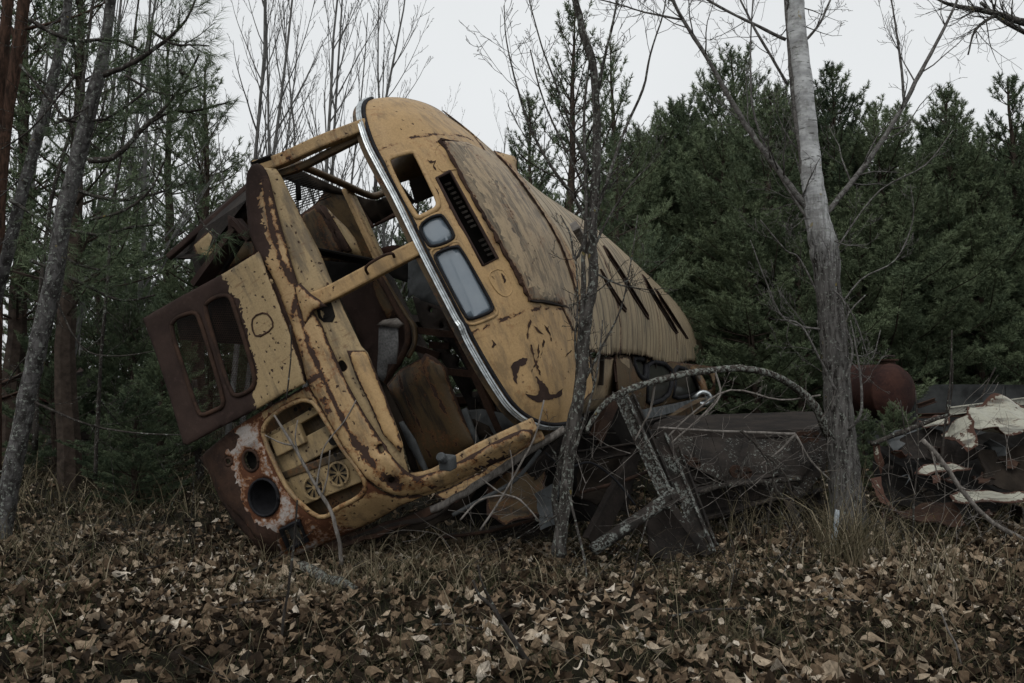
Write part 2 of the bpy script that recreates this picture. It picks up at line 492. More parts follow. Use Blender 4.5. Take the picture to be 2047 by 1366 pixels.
def densify(poly, step, rag=0, rng=None, closed=True):
    out = []
    n = len(poly)
    for i in range(n if closed else n - 1):
        a = np.array(poly[i]); b = np.array(poly[(i + 1) % n]); L = np.linalg.norm(b - a); k = max(1, int(L / step))
        for j in range(k):
            q = a + (b - a) * j / k
            if rag: q = q + rng.normal(0, rag, 2)
            out.append(q)
    return out

def segdist(Pn, A, B):
    d = np.full(len(Pn), 9.0)
    for a, b in zip(A, B):
        ab = b - a; L = ab @ ab + 1e-12
        t = np.clip((Pn - a) @ ab / L, 0, 1)
        d = np.minimum(d, np.linalg.norm(Pn - (a + t[:, None] * ab), axis=1))
    return d

def panel(name, S, outline, holes=(), step=.04, mat='paint', thick=.006, bulge=0, bw=.04, seams=(), decals=(), parent=None, g0=(0, 1), sc2=(1, 1), smooth=0, ab=False, rag=0, jit=0.0, zones=(), lift=0.0, hs=1, seamw=1.0, build=True, seed=1):
    rng = np.random.default_rng(seed)
    sc2 = np.array(sc2, float)
    def toab(poly, sm):
        if sm: poly = chaikin(poly, sm)
        out = []; a, b = g0
        for (u, v) in poly:
            if not ab: a, b = inv(S, u, v, a, b)
            else: a, b = u, v
            out.append(np.array([a, b]) * sc2)
        return out
    o_ab = densify(toab(outline, smooth), step, rag, rng)
    h_ab = [densify(toab(h, hs), step) for h in holes]
    pts = []; edges = []
    for loop in [o_ab] + h_ab:
        b = len(pts); n = len(loop); pts += [tuple(p) for p in loop]; edges += [(b + i, b + (i + 1) % n) for i in range(n)]
    A = np.array(o_ab); lo, hi = A.min(0), A.max(0)
    gx = np.arange(lo[0] + step / 2, hi[0], step); gy = np.arange(lo[1] + step / 2, hi[1], step)
    GX, GY = np.meshgrid(gx, gy); Gp = np.stack([GX.ravel(), GY.ravel()], 1) + rng.uniform(-.15, .15, (GX.size, 2)) * step
    k = inside(Gp, A)
    for h in h_ab: k &= ~inside(Gp, np.array(h))
    Gp = Gp[k]
    bd = np.array(pts)
    if len(Gp):
        dm = np.min(np.linalg.norm(Gp[:, None, :] - bd[None], axis=2), axis=1); Gp = Gp[dm > step * .35]
    pts += [tuple(p) for p in Gp]
    vv, ee, ff, *_ = delaunay_2d_cdt([Vector(p) for p in pts], edges, [], 0, 1e-6)
    V2 = np.array([tuple(v) for v in vv]); F = np.array([tuple(f) for f in ff if len(f) == 3])
    C = V2[F].mean(1); k = inside(C, A)
    for h in h_ab: k &= ~inside(C, np.array(h))
    F = F[k]
    AB = V2 / sc2
    P3 = np.array([S(a, b) for a, b in AB], float)
    e = 1e-3
    Da = np.array([S(a + e, b) for a, b in AB]) - P3; Db = np.array([S(a, b + e) for a, b in AB]) - P3
    N = np.cross(Da, Db); N /= (np.linalg.norm(N, axis=1)[:, None] + 1e-12)
    s = np.sign(np.sum(N * (CL - P3), axis=1)); 
    if np.mean(s) < 0: N = -N
    segA = []; segB = []
    for loop in [o_ab] + h_ab:
        L3 = np.array([S(*(p / sc2)) for p in loop]); segA.append(L3); segB.append(np.roll(L3, -1, 0))
    d0 = segdist(P3, np.concatenate(segA), np.concatenate(segB))
    d1 = d0.copy()
    for sm in seams:
        ps = densify(toab(sm, 0), step, closed=False); L3 = np.array([S(*(p / sc2)) for p in ps])
        d1 = np.minimum(d1, segdist(P3, L3[:-1], L3[1:]) / seamw)
    off = bulge * np.sqrt(np.clip(d0 / bw, 0, 1)) + lift
    if jit:
        off = off + jit * np.array([math.sin(p[0] * 9 + p[1] * 5) * math.cos(p[2] * 11 + p[0] * 3) + .5 * math.sin(p[0] * 23 + p[2] * 17) * math.sin(p[2] * 29 - p[1] * 13) for p in P3])
    P4 = P3 + N * np.asarray(off)[:, None]
    # winding towards the camera side
    fn = np.cross(P4[F[:, 1]] - P4[F[:, 0]], P4[F[:, 2]] - P4[F[:, 0]])
    flip = np.sum(fn * N[F[:, 0]], axis=1) < 0
    F[flip] = F[flip][:, ::-1]
    mb = MB(); mats = [M[mat]]
    mb.add(P4, F.tolist(), 0)
    edge = list(d1)
    for (poly, dm) in decals:
        pass
        dpoly = np.array(toab(poly, 1)); cc = V2[F].mean(1)
        dd = densify([tuple(p) for p in dpoly], step * .4)
        dpts = [tuple(p) for p in dd]; n = len(dpts)
        v3, _, f3, *_ = delaunay_2d_cdt([Vector(p) for p in dpts], [(i, (i + 1) % n) for i in range(n)], [], 0, 1e-6)
        V = np.array([tuple(x) for x in v3]); f3 = [f for f in f3 if inside(V[list(f)].mean(0)[None], dpoly)[0]]
        if not f3: continue
        q = []
        for ab_ in V / sc2:
            p = np.array(S(*ab_)); j = np.argmin(np.linalg.norm(P3 - p, axis=1)); q.append(p + N[j] * (off[j] + .003))
        mats.append(M[dm])
        ff3 = []
        for f in f3:
            a, b, c = [np.array(q[i]) for i in f]
            j = np.argmin(np.linalg.norm(P3 - a, axis=1))
            ff3.append(tuple(f) if np.dot(np.cross(b - a, c - a), N[j]) > 0 else tuple(f)[::-1])
        mb.add(q, ff3, len(mats) - 1); edge += [.5] * len(q)
    o = mb.build(name, mats, parent, smooth=True, attr={'edge': ('POINT', edge)})
    if zones:
        nf = len(F); cc = V2[F].mean(1) + rng.normal(0, step * .25, (nf, 2)) + .012 * np.stack([np.sin(V2[F[:, 0], 1] * 61) + np.sin(V2[F[:, 0], 0] * 37), np.sin(V2[F[:, 0], 0] * 53)], 1)
        mi = np.zeros(len(o.data.polygons), dtype=np.int32); o.data.polygons.foreach_get('material_index', mi)
        for zp, zm in zones:
            o.data.materials.append(M[zm]); mi[:nf][inside(cc, np.array(toab(zp, 0)))] = len(o.data.materials) - 1
        o.data.polygons.foreach_set('material_index', mi)
    if thick and not decals:
        m = o.modifiers.new('thickness', 'SOLIDIFY'); m.thickness = thick; m.offset = -1
    return o

bus = empty('bus_wreck', tuple(TB), 'rusted yellow bus wreck rolled onto its side with its windowless front facing the camera', 'bus wreck', rot=Matrix(RB.tolist()).to_euler())

# ---- surfaces
DOME, SAG = .155, .036
ZT, KK, SAGP = 2.613, .36, 1.125
EX1, EX2 = 1.029, 1.003
def zr(x, y=1.0):
    return ZT - KK * x * x + DOME * math.exp(-((y - .9) / 1.0) ** 2) * abs(x) ** 2.2 - SAG * max(0.0, y - 4.2) ** SAGP * (1 - .35 * min(x, 0) - .6 * max(x, 0))
def g_front(x, z):
    y = -.2 + .16 * max(0, z - 1.12) + 2.6 * max(0, abs(x) - 1.02) ** 2 + 1.2 * max(0, .30 - z) ** 2
    return y
def S_front(x, z): return np.array([x, g_front(x, z), z])
def S_y(c, a=0., b=0.): return lambda x, z: np.array([x, c + a * x + b * z, z])

CH = [(740, 200, .42), (728, 206, .28), (723, 222, .18), (727, 248, .1), (742, 292, .05), (768, 342, .02), (800, 402, 0), (850, 505, -.02), (905, 612, 0), (952, 702, .03), (1000, 782, .09), (1028, 818, .14), (1058, 840, .22), (1092, 851, .34), (1125, 850, .48), (1160, 840, .66)]
CHC = np.array(catmull([loc(u, v, 1, y) for u, v, y in CH], 10))
CHL = np.concatenate([[0], np.cumsum(np.linalg.norm(np.diff(CHC, axis=0), axis=1))]); CHL /= CHL[-1]
def Cc(a):
    a = min(max(a, -0.02), 1.02)
    return np.array([np.interp(a, CHL, CHC[:, k]) for k in range(3)])
YD = 1.05
def S_cap(a, b):
    c = Cc(a)
    xd = max(-1.2, min(1.2, c[0] * .97)); xd = -1.2 + 2.4 * min(max(a, 0), 1) * .55 + (xd + 1.2) * .45
    d = np.array([xd, YD, zr(xd, YD)])
    th = min(max(b, -.1), 1.1) * math.pi / 2
    s, q = math.sin(th), 1 - math.cos(th)
    s = s ** EX1 if s > 0 else s
    q = abs(q) ** EX2
    return np.array([c[0] + (d[0] - c[0]) * s, c[1] + (d[1] - c[1]) * q, c[2] + (d[2] - c[2]) * s])

# ---- front cap above the windscreen
op1 = [(776, 318), (800, 309), (826, 303), (834, 312), (856, 358), (877, 402), (876, 416), (858, 427), (836, 437), (828, 428), (800, 380), (777, 331)]
sq = [(841, 452), (858, 437), (880, 430), (888, 435), (908, 468), (906, 479), (885, 489), (864, 494), (856, 489), (842, 464)]
rc = [(870, 509), (890, 499), (913, 493), (922, 498), (955, 556), (986, 612), (984, 622), (962, 632), (940, 639), (930, 632), (900, 575), (871, 519)]
gr = [(873, 357), (899, 343), (948, 432), (994, 517), (965, 531), (918, 445)]
seam_up = [(757, 300), (800, 283), (840, 272), (880, 268), (930, 275), (970, 295)]
seam_lo = [(942, 667), (975, 652), (1010, 637), (1045, 623), (1080, 617), (1120, 618), (1155, 626)]
capab = [(a, 0.0) for a in np.linspace(0, 1, 40)] + [(1.0, b) for b in np.linspace(.05, 1, 12)] + [(a, 1.0) for a in np.linspace(1, 0, 30)] + [(0.0, b) for b in np.linspace(.95, .05, 12)]
def px2ab(poly, S, g0):
    out = []; a, b = g0
    for u, v in poly: a, b = inv(S, u, v, a, b); out.append((a, b))
    return out
cap_g = (.45, .25)
PATCH = [(1022, 735), (1030, 722), (1045, 714), (1055, 716), (1052, 728), (1040, 733), (1035, 745), (1033, 768), (1026, 758)]
PATCH2 = [(1050, 788), (1072, 790), (1078, 778), (1070, 752), (1079, 760), (1093, 775), (1100, 790), (1118, 782), (1124, 776), (1122, 790), (1106, 798), (1090, 800), (1080, 806), (1060, 799)]
def rag_px(p, s):
    q = densify([tuple(map(float, x)) for x in p], 4, s, np.random.default_rng(8)); return [tuple(x) for x in q]
def stroke(pts, w):
    A = [np.array(p, float) for p in pts]; L = []; Rr = []
    for i, p in enumerate(A):
        t = A[min(i + 1, len(A) - 1)] - A[max(i - 1, 0)]; t /= np.linalg.norm(t); nn = np.array([-t[1], t[0]]); k = w * (.35 if i in (0, len(A) - 1) else 1)
        L.append(tuple(p + nn * k)); Rr.append(tuple(p - nn * k))
    return L + Rr[::-1]
MARKS = [stroke([(1063, 640), (1058, 652), (1055, 668), (1056, 680)], 2), stroke([(1070, 652), (1078, 662), (1086, 668)], 2), stroke([(1090, 650), (1097, 662), (1102, 682)], 2), stroke([(1078, 690), (1076, 710), (1070, 728), (1062, 745)], 1.6),
         stroke([(1062, 690), (1066, 712), (1074, 735), (1080, 752)], 1.6), stroke([(1088, 680), (1084, 700), (1080, 716)], 1.4), stroke([(985, 680), (990, 688), (984, 694)], 2), stroke([(855, 320), (862, 326), (870, 322), (866, 332), (872, 340)], 2.2),
         stroke([(1128, 716), (1134, 708), (1140, 700)], 2.5), stroke([(852, 345), (856, 358), (862, 366), (864, 378)], 2.2), stroke([(868, 372), (873, 380), (876, 388)], 2), stroke([(1003, 548), (1010, 560), (1006, 566)], 2), stroke([(990, 560), (984, 552)], 1.8), stroke([(815, 252), (819, 257)], 1.6)]
E0 = [(876, 281), (892, 284), (905, 305), (925, 345), (960, 410), (1000, 478), (1040, 560), (1060, 600), (1040, 596), (1020, 560), (988, 495), (950, 425), (912, 345), (893, 312)]
cap = panel('front_cap', S_cap, capab, [px2ab(h, S_cap, cap_g) for h in (chaikin(op1, 1), chaikin(sq, 1), chaikin(rc, 1), gr)], step=.028, mat='paint', thick=.008, seams=[px2ab(s, S_cap, cap_g) for s in (seam_up, seam_lo, [(885, 282), (912, 318), (950, 395), (1000, 480), (1040, 560), (1058, 600)])], seamw=1.2, parent=bus, sc2=(2.9, 1.3), ab=True, hs=0,
            decals=[(px2ab(rag_px(p, 1.1), S_cap, (.8, .3)), m_) for p, m_ in [(PATCH, 'rustbrown'), (PATCH2, 'rustbrown')] + [(m__, 'rust') for m__ in MARKS]], jit=.004)

def frame_ring(name, S, poly, w, h, mat, parent, g0=(0, 1), sm=1, lift=.0, closed=True):
    """a raised lip or rubber seal that follows an opening"""
    poly = chaikin(poly, sm)
    pts = []; a, b = g0
    for u, v in poly:
        a, b = inv(S, u, v, a, b); pts.append(S(a, b))
    pts = [np.array(p) for p in pts]
    if closed: pts = pts + [pts[0], pts[1]]
    cen = np.mean(pts, axis=0); nd = (CL - cen) / np.linalg.norm(CL - cen)
    e = 1e-3; n = np.cross(S(a + e, b) - S(a, b), S(a, b + e) - S(a, b)); n /= np.linalg.norm(n)
    if n @ nd < 0: n = -n
    pts = [p + n * lift for p in pts]
    k = 8; prof = [(w / 2 * math.cos(2 * math.pi * i / k), h / 2 * math.sin(2 * math.pi * i / k)) for i in range(k)]
    mb = MB(); mb.sweep(pts, prof, u0=n)
    return mb.build(name, [M[mat]], parent, smooth=True)
frame_ring('window_lip', S_cap, op1, .035, .022, 'paint', bus, cap_g, 1, .004)
for poly in (sq, rc):
    w_ = frame_ring('window', S_cap, poly, .020, .022, 'rubber', bus, cap_g, 1, .008)
    tag(w_, 'black rubber framed destination window')
    frame_ring('window_surround', S_cap, [tuple(np.array(poly).mean(0) + (np.array(p) - np.array(poly).mean(0)) * 1.15) for p in poly], .02, .012, 'paint', bus, cap_g, 1, .003)
    panel('pane', S_cap, chaikin(poly, 1), step=.05, mat='glass', thick=.004, parent=w_, g0=cap_g, sc2=(2.9, 1.3), lift=-.006)
tag(frame_ring('grille_frame', S_cap, gr, .022, .02, 'rustbrown', bus, cap_g, 0, .002), 'rusty rim of the empty louvre slot')
mb = MB()
grl = [S_cap(*inv(S_cap, u, v, *cap_g)) for u, v in gr]
for i in range(16):
    if i in (10, 11): continue
    t = (i + .6) / 16
    u = 892 + (982 - 892) * t; v = 362 + (512 - 362) * t
    p = loc(u - 5, v + 2, 1, .46); q = loc(u + 5, v - 2, 1, .40)
    mb = MB(); mb.bar(p, q, .014, .007); mb.build('grille_sky_sliver', [M['twigpale']], bus)  # pale bars stand in for sky light showing between the louvre fins
frame_ring('pressed_pad', S_cap, [(868, 312), (872, 292), (888, 290), (905, 312), (918, 338), (900, 340), (880, 345)], .010, .007, 'paint', bus, cap_g, 1, .001)
frame_ring('pressed_pad', S_cap, [(974, 548), (1000, 535), (1018, 558), (1026, 580), (1015, 594), (1000, 590), (985, 572)], .010, .007, 'paint', bus, cap_g, 1, .001)
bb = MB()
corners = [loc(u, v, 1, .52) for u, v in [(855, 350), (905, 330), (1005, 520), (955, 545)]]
bb.add(corners, [(0, 1, 2, 3)]); bb.build('grille_dark_backing', [M['black']], bus)  # black sheet added so the slot reads as deep shade
# duct seen through the first opening
mb = MB(); mb.tube([loc(786, 345, 1, .62), loc(812, 332, 1, .6), loc(842, 322, 1, .62), loc(866, 314, 1, .7)], [.085, .10, .10, .08], 14)
mb.build('air_duct', [M['inner']], bus, smooth=True)
mb = MB(); mb.bar(loc(790, 360, 1, .5), loc(850, 465, 1, .5), .05, .03, mi=0); mb.build('inner_brace', [M['rust']], bus)
mb = MB()
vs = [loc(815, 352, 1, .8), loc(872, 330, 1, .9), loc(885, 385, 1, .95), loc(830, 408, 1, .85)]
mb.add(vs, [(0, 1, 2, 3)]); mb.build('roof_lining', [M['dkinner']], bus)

# ---- chrome trim of the windscreen
prof = [(-.015, -.012), (-.020, .004), (-.015, .014), (-.006, .009), (0, .013), (.006, .009), (.015, .014), (.020, .004), (.015, -.012)]
cpts = [p + np.array([0, -.02, -.01]) for p in CHC]
for i, p in enumerate(cpts):       # the kink two thirds of the way down
    k = math.exp(-((CHL[i] - .62) / .012) ** 2); cpts[i] = p + np.array([0, -.012, .012]) * k
mb = MB(); mb.sweep(cpts, prof, u0=(0, -1, 0))
tag(mb.build('windscreen_trim', [M['chrome']], bus, smooth=False), 'dented bright trim strip along the windscreen top')
mb = MB(); mb.sweep([p + np.array([0, .0, .020]) for p in CHC], [(.012 * math.cos(a), .014 * math.sin(a)) for a in np.linspace(0, 2 * math.pi, 7)[:-1]], u0=(0, -1, 0))
mb.build('windscreen_seal', [M['rubber']], bus, smooth=True)
mb = MB(); mb.sweep([p + np.array([0, .035, -.045]) for p in CHC], [(-.035, -.03), (.03, -.03), (.03, .03), (-.035, .03)], u0=(0, -1, 0))
mb.build('windscreen_header', [M['inner']], bus)

# ---- dark creased scoop hood over the roof front + ribbed roof skin
def S_roof(x, y):
    t = min(1, max(0, (y - 1.3) / .3))
    rib = 0
    sag = -.03 * math.exp(-((y - 4.9) / .5) ** 2) * max(0, x)
    return np.array([x, y, zr(x, y) + .012 + rib + sag])
def S_hood(a, b):              # a across, b from crease to the roof skin
    p = S_cap(a, b); 
    return p
hood_ab = []
for a, b in [(.20, .30), (.28, .27), (.38, .27), (.48, .27), (.58, .28), (.66, .30), (.72, .34), (.75, .42)]: hood_ab.append((a, b))
lowr = px2ab([(1062, 604), (1085, 602), (1120, 610), (1157, 622)], S_cap, (.72, .6))
hood_px = [(879, 280), (893, 300), (915, 340), (955, 412), (1000, 490), (1040, 562), (1062, 604), (1085, 604), (1120, 611)]
hood = px2ab(hood_px, S_cap, (.2, .4))
hood = hood + [(.76, .8), (.78, 1.0)] + [(a, 1.0) for a in np.linspace(.72, .12, 14)] + px2ab([(968, 300), (930, 284)], S_cap, (.15, .7))
panel('scoop_hood', S_cap, hood, step=.03, mat='hood', thick=.008, bulge=.012, bw=.03, parent=bus, sc2=(2.9, 1.3), ab=True, jit=.003, zones=[(px2ab(z_, S_cap, (.3, .4)), 'soot') for z_ in ([(874, 280), (900, 288), (935, 300), (925, 312), (930, 340), (970, 410), (1018, 500), (1060, 570), (1090, 595), (1130, 604), (1160, 625), (1115, 615), (1060, 608), (1035, 565), (1000, 495), (955, 415), (915, 345), (890, 300)], [(975, 345), (990, 365), (1040, 470), (1062, 520), (1050, 515), (1020, 455)])])
slots = [[(1201, 540), (1208, 550), (1222, 575), (1240, 600), (1253, 617), (1249, 623), (1240, 617), (1224, 592), (1206, 562)],
         [(1206, 494), (1215, 499), (1240, 533), (1268, 580), (1297, 628), (1295, 638), (1286, 630), (1262, 594), (1232, 545), (1212, 515)],
         [(1284, 551), (1292, 556), (1318, 598), (1345, 640), (1357, 664), (1350, 668), (1338, 656), (1312, 614), (1290, 575)],
         [(1308, 578), (1316, 582), (1346, 626), (1376, 676), (1370, 676), (1342, 640), (1316, 600)]]
def crease(name, px, g0, w, h, mat, lift=.02, lab=None):
    pts = []; a_, b_ = g0; rj = np.random.default_rng(len(px))
    for u, v in densify([tuple(map(float, q)) for q in px], 9, 1.1, rj, closed=False) + [np.array(px[-1])]:
        a_, b_ = inv(S_cap, u, v, a_, b_); p = S_cap(a_, b_); dv = CL - p; pts.append(p + dv / np.linalg.norm(dv) * lift)
    mb = MB(); mb.sweep(pts, [(-w, -h), (w, -h), (w * .7, h), (-w * .7, h)], u0=(0, -1, .4), scale=[.5 + rj.uniform(0, .9) for _ in pts])
    return tag(mb.build(name, [M[mat]], bus), lab)
crease('hood_lip', [(878, 281), (893, 300), (915, 338), (955, 410), (1000, 488), (1038, 558), (1060, 601)], (.3, .3), .013, .008, 'rust', .018, 'dark rusted lip along the front of the roof hood')
crease('hood_lip', [(1060, 601), (1085, 602), (1120, 609), (1157, 621)], (.75, .5), .010, .006, 'steel', .018, 'black stained lower edge of the roof hood')
crease('hood_edge', [(882, 279), (905, 283), (935, 290), (968, 302)], (.2, .4), .008, .005, 'rust', .018)
def slim(s, k):
    A = np.array(s, float); c = A.mean(0); _, _, vt = np.linalg.svd(A - c); q = (A - c) @ vt.T; q[:, 1] *= k
    return [tuple(p) for p in q @ vt + c]
sl = [px2ab(slim(s, .5), S_roof, (.1, 4 + i)) for i, s in enumerate(slots)]
sl.append([(x, y) for x, y in px2ab([(1150, 455), (1160, 462), (1172, 480), (1178, 497), (1168, 492), (1156, 474)], S_roof, (-.1, 2.5))])
for i, s in enumerate(sl): 
    for x, y in s: assert y < 11.1, (i, x, y)
rim = [(x, 1.0) for x in np.linspace(-1.2, .93, 14)] + [(.93, 1.6), (.89, 2.6), (.90, 3.6), (.93, 4.6), (.97, 5.6), (.98, 6.8), (.94, 8.3), (.97, 10.2)] + [(x, 11.2 + .3 * (x + 1.2) + .05 * math.sin(x * 9)) for x in np.linspace(.95, -1.2, 14)]
roof = panel('roof', S_roof, rim, sl, step=.055, mat='roof', thick=.008, parent=bus, ab=True, hs=0, rag=.006, jit=.0015, seams=[[(-1.2, 5.0), (.9, 5.1)], [(-1.2, 6.6), (.9, 6.7)], [(-1.2, 2.6), (.9, 2.6)]], seamw=3)
for s in sl[:4]:
    pts_ = [S_roof(*p) + np.array([0, 0, .006]) for p in s]; pts_ += pts_[:2]
    mb = MB(); mb.sweep(pts_, [(-.012, -.008), (.012, -.008), (.012, .008), (-.012, .008)], u0=(0, 0, 1)); mb.build('slot_rim', [M['rust']], bus)
# torn, curled strip where the roof skin begins
def S_curl(a, b): return np.array([a, 1.0 + b * .22 + .03 * math.sin(a * 7), zr(a) + .018 + .006 * math.sin(b * 2.6) + .07 * b * math.exp(-((a + .66) / .07) ** 2)])
panel('torn_roof_strip', S_curl, [(a, 0) for a in np.linspace(-.72, .62, 18)] + [(a, .75 + .25 * math.sin(a * 8)) for a in np.linspace(.62, -.72, 18)], step=.04, mat='band', thick=.004, parent=bus, ab=True, rag=.012, sc2=(1, .3))
mb = MB(); mb.sweep([S_curl(a_, 0) + np.array([0, -.012, .004]) for a_ in np.linspace(-.66, .80, 60)], [(-.010, -.006), (.010, -.006), (.010, .006), (-.010, .006)], u0=(0, 0, 1), scale=[.5 + .9 * abs(math.sin(i * 1.7) * math.sin(i * .63)) for i in range(60)]); mb.build('roof_seam', [M['rust']], bus)
mb = MB()
mb.bar(loc(1148, 452, 2, 2.83), loc(1176, 498, 2, 2.80), .07, .05); tag(mb.build('roof_hatch_batten', [M['twigpale']], bus), 'splintered pale wood in the roof hatch')
mb = MB()
for x, y, z in []: pass
# roof bows under the skin, seen through the slots, and a dark lining
mb = MB()
for y in np.arange(1.2, 9.3, .75):
    mb.sweep([np.array([x, y, zr(x, y) - .05]) for x in np.linspace(-1.18, 1.1, 14)], [(-.02, -.025), (.02, -.025), (.02, .025), (-.02, .025)], u0=(0, 0, 1))
mb.build('roof_bows', [M['dkinner']], bus)
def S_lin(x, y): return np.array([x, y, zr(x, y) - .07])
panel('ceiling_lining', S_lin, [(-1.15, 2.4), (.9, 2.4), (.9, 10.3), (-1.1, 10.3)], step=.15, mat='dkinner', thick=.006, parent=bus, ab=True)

# ---- side cove under the roof edge and the windows of the lower side
def S_cove(a, y):              # a 0..1 down from the roof edge
    w = [(.90, 2.30), (1.05, 2.22), (1.17, 2.10), (1.23, 1.96), (1.2, 1.82), (1.1, 1.72)]
    t = min(max(a, 0), 1) * (len(w) - 1)
    x = np.interp(t, range(len(w)), [p[0] for p in w]); z = np.interp(t, range(len(w)), [p[1] for p in w])
    return np.array([x, y, z])
panel('side_cove', S_cove, [(0, .95), (0, 3.2), (.35, 3.2), (.7, 2.9), (1, 2.3), (1, 1.0), (.9, .8)], step=.04, mat='hood', thick=.01, parent=bus, sc2=(.9, 1), ab=True, rag=.008, jit=.006)
def side_pt(u, t):             # u photo column on the lower side, t 0 at roof edge, 1 at the sill
    d = np.interp(u, [1230, 1280, 1340, 1400, 1425], [7.2, 8.6, 10.4, 12.2, 13.0])
    vt = np.interp(u, [1230, 1290, 1350, 1425], [706, 714, 724, 733]); vb = np.interp(u, [1230, 1290, 1350, 1425], [838, 822, 808, 797])
    bow = .35 * math.sin(t * math.pi)
    return locd(u, vt + (vb - vt) * t, d - bow)
def S_side(a, t): return side_pt(1230 + a * 200, t)
w1 = [(.17, .03), (.30, .05), (.30, .42), (.24, .36), (.19, .2)]
w2 = [(.32, .05), (.55, .09), (.57, .5), (.52, .84), (.31, .90), (.315, .5)]
w3 = [(.585, .10), (.73, .16), (.81, .45), (.83, .82), (.56, .88), (.60, .5)]
w4 = [(.86, .12), (.95, .2), (.99, .7), (.90, .78)]
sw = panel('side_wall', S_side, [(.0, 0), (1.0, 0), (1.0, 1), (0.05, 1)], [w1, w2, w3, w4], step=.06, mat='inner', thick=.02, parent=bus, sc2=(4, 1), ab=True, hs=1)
for w_ in (w1, w2, w3):
    pp = chaikin(w_, 1)
    pts = [S_side(*q) for q in pp]; pts += pts[:2]
    mb = MB(); mb.sweep(pts, [(.03 * math.cos(t), .03 * math.sin(t)) for t in np.linspace(0, 2 * math.pi, 7)[:-1]])
    wo_ = mb.build('window', [M['rubber']], bus, smooth=True)
    cen = np.mean(np.array(w_), 0)
    panel('pane', S_side, w_, step=.08, mat='film', thick=.005, parent=wo_, sc2=(4, 1), ab=True, lift=-.02, smooth=1)
mb = MB()
mb.sweep([locd(u, v, d) for u, v, d in [(1236, 840, 6.9), (1290, 828, 8.2), (1350, 815, 9.8), (1400, 803, 11.3), (1425, 797, 12.2)]], [(-.02, -.05), (.03, -.05), (.03, .05), (-.02, .05)]); mb.build('side_rail', [M['greysheet']], bus)
mb = MB()
ring = [locd(1398 + 8 + 14 * math.cos(t), 800 - 4 + 12 * math.sin(t), 11.2) for t in np.linspace(-2.6, 2.6, 16)]
mb.tube([locd(1385, 797, 11.2)] + ring, .03, 6); mb.build('bent_trim_loop', [M['chrome']], bus, smooth=True)
mb = MB()
mb.tube([locd(1378, 735, 11.6), locd(1392, 745, 11.5), locd(1403, 765, 11.4), locd(1410, 790, 11.3)], .055, 6); mb.build('rear_pillar', [M['inner']], bus, smooth=True)

# ---- upper (far) side of the body, with its window openings
def S_far(y, z): return np.array([-1.17 + .02 * math.sin(z * 3), y, z])
farw = [[(1.9, 1.15), (2.9, 1.15), (2.9, 1.9), (1.9, 1.9)], [(3.2, 1.15), (4.3, 1.15), (4.3, 1.9), (3.2, 1.9)], [(4.6, 1.15), (5.7, 1.15), (5.7, 1.9), (4.6, 1.9)]]

# ---- front face below the windscreen
band = [(490, 352), (493, 430), (501, 480), (520, 522), (547, 560), (577, 640), (602, 712), (616, 768), (642, 815), (671, 868), (703, 922), (738, 966), (792, 992), (862, 985), (950, 942), (1062, 888),
        (1066, 850), (990, 882), (902, 930), (855, 950), (826, 955), (788, 918), (750, 862), (702, 782), (660, 692), (640, 640), (606, 600), (596, 570), (577, 500), (553, 420), (538, 352), (522, 326), (502, 330)]
panel('front_band', S_front, band, [[(756, 893), (764, 889), (769, 901), (761, 905)], [(776, 958), (786, 952), (789, 962), (780, 966)]], step=.018, mat='band', thick=.02, bulge=.03, bw=.03, parent=bus, smooth=1,
      seams=[[(530, 350), (540, 430), (565, 520), (590, 570)], [(600, 620), (625, 700), (665, 790), (705, 870), (755, 935)], [(622, 765), (650, 745)], [(600, 575), (585, 640)]], seamw=1.3, g0=(-1, 1.2), jit=.006,
      zones=[([(480, 352), (485, 430), (492, 480), (510, 522), (528, 540), (545, 520), (536, 470), (528, 430), (522, 395), (528, 360), (545, 350), (530, 322), (505, 322)], 'rustbrown'), ([(700, 868), (722, 880), (742, 905), (770, 935), (800, 960), (860, 955), (866, 968), (820, 978), (775, 968), (738, 930), (712, 898)], 'bandrust'), ([(625, 775), (640, 765), (650, 790), (668, 815), (660, 825), (640, 800)], 'bandrust'), ([(945, 930), (985, 905), (1010, 900), (990, 920), (955, 938)], 'rustbrown'), ([(590, 590), (604, 585), (612, 600), (606, 622), (594, 616)], 'bandrust')])
plate = [(515, 350), (530, 335), (552, 338), (562, 352), (600, 428), (640, 505), (668, 575), (605, 600), (572, 530), (540, 430)]
S_plate = lambda x, z: np.array([x, g_front(x, z) + .03 + .25 * max(0, z - 1.3), z])
panel('dash_panel', S_plate, plate, step=.03, mat='plate', thick=.02, bulge=.008, bw=.015, parent=bus, g0=(-1, 1.3), hs=1)
plate2 = [(600, 600), (650, 580), (668, 575), (690, 625), (722, 692), (735, 705), (770, 790), (805, 885), (822, 952), (790, 955), (745, 900), (708, 830), (680, 780), (645, 700), (612, 640)]
panel('dash_panel', S_plate, plate2, [[(676, 724), (684, 719), (692, 727), (694, 738), (686, 745), (678, 738)]], step=.03, mat='plate', thick=.02, bulge=.008, bw=.015, parent=bus, g0=(0, 1.3),
      decals=[([(632, 608), (652, 590), (662, 600), (674, 645), (640, 645)], 'black')])
raised = [(693, 701), (730, 701), (738, 714), (770, 790), (806, 890), (800, 905), (765, 868), (735, 800), (712, 755)]
S_plate_up = lambda x, z: S_plate(x, z) + np.array([0, -.045, 0])
tag(panel('dash_cover', S_plate_up, raised, step=.03, mat='paint', thick=.045, bulge=.02, bw=.04, parent=bus, g0=(0, 1.3)), 'cleaner raised yellow cover with a rounded upper corner')
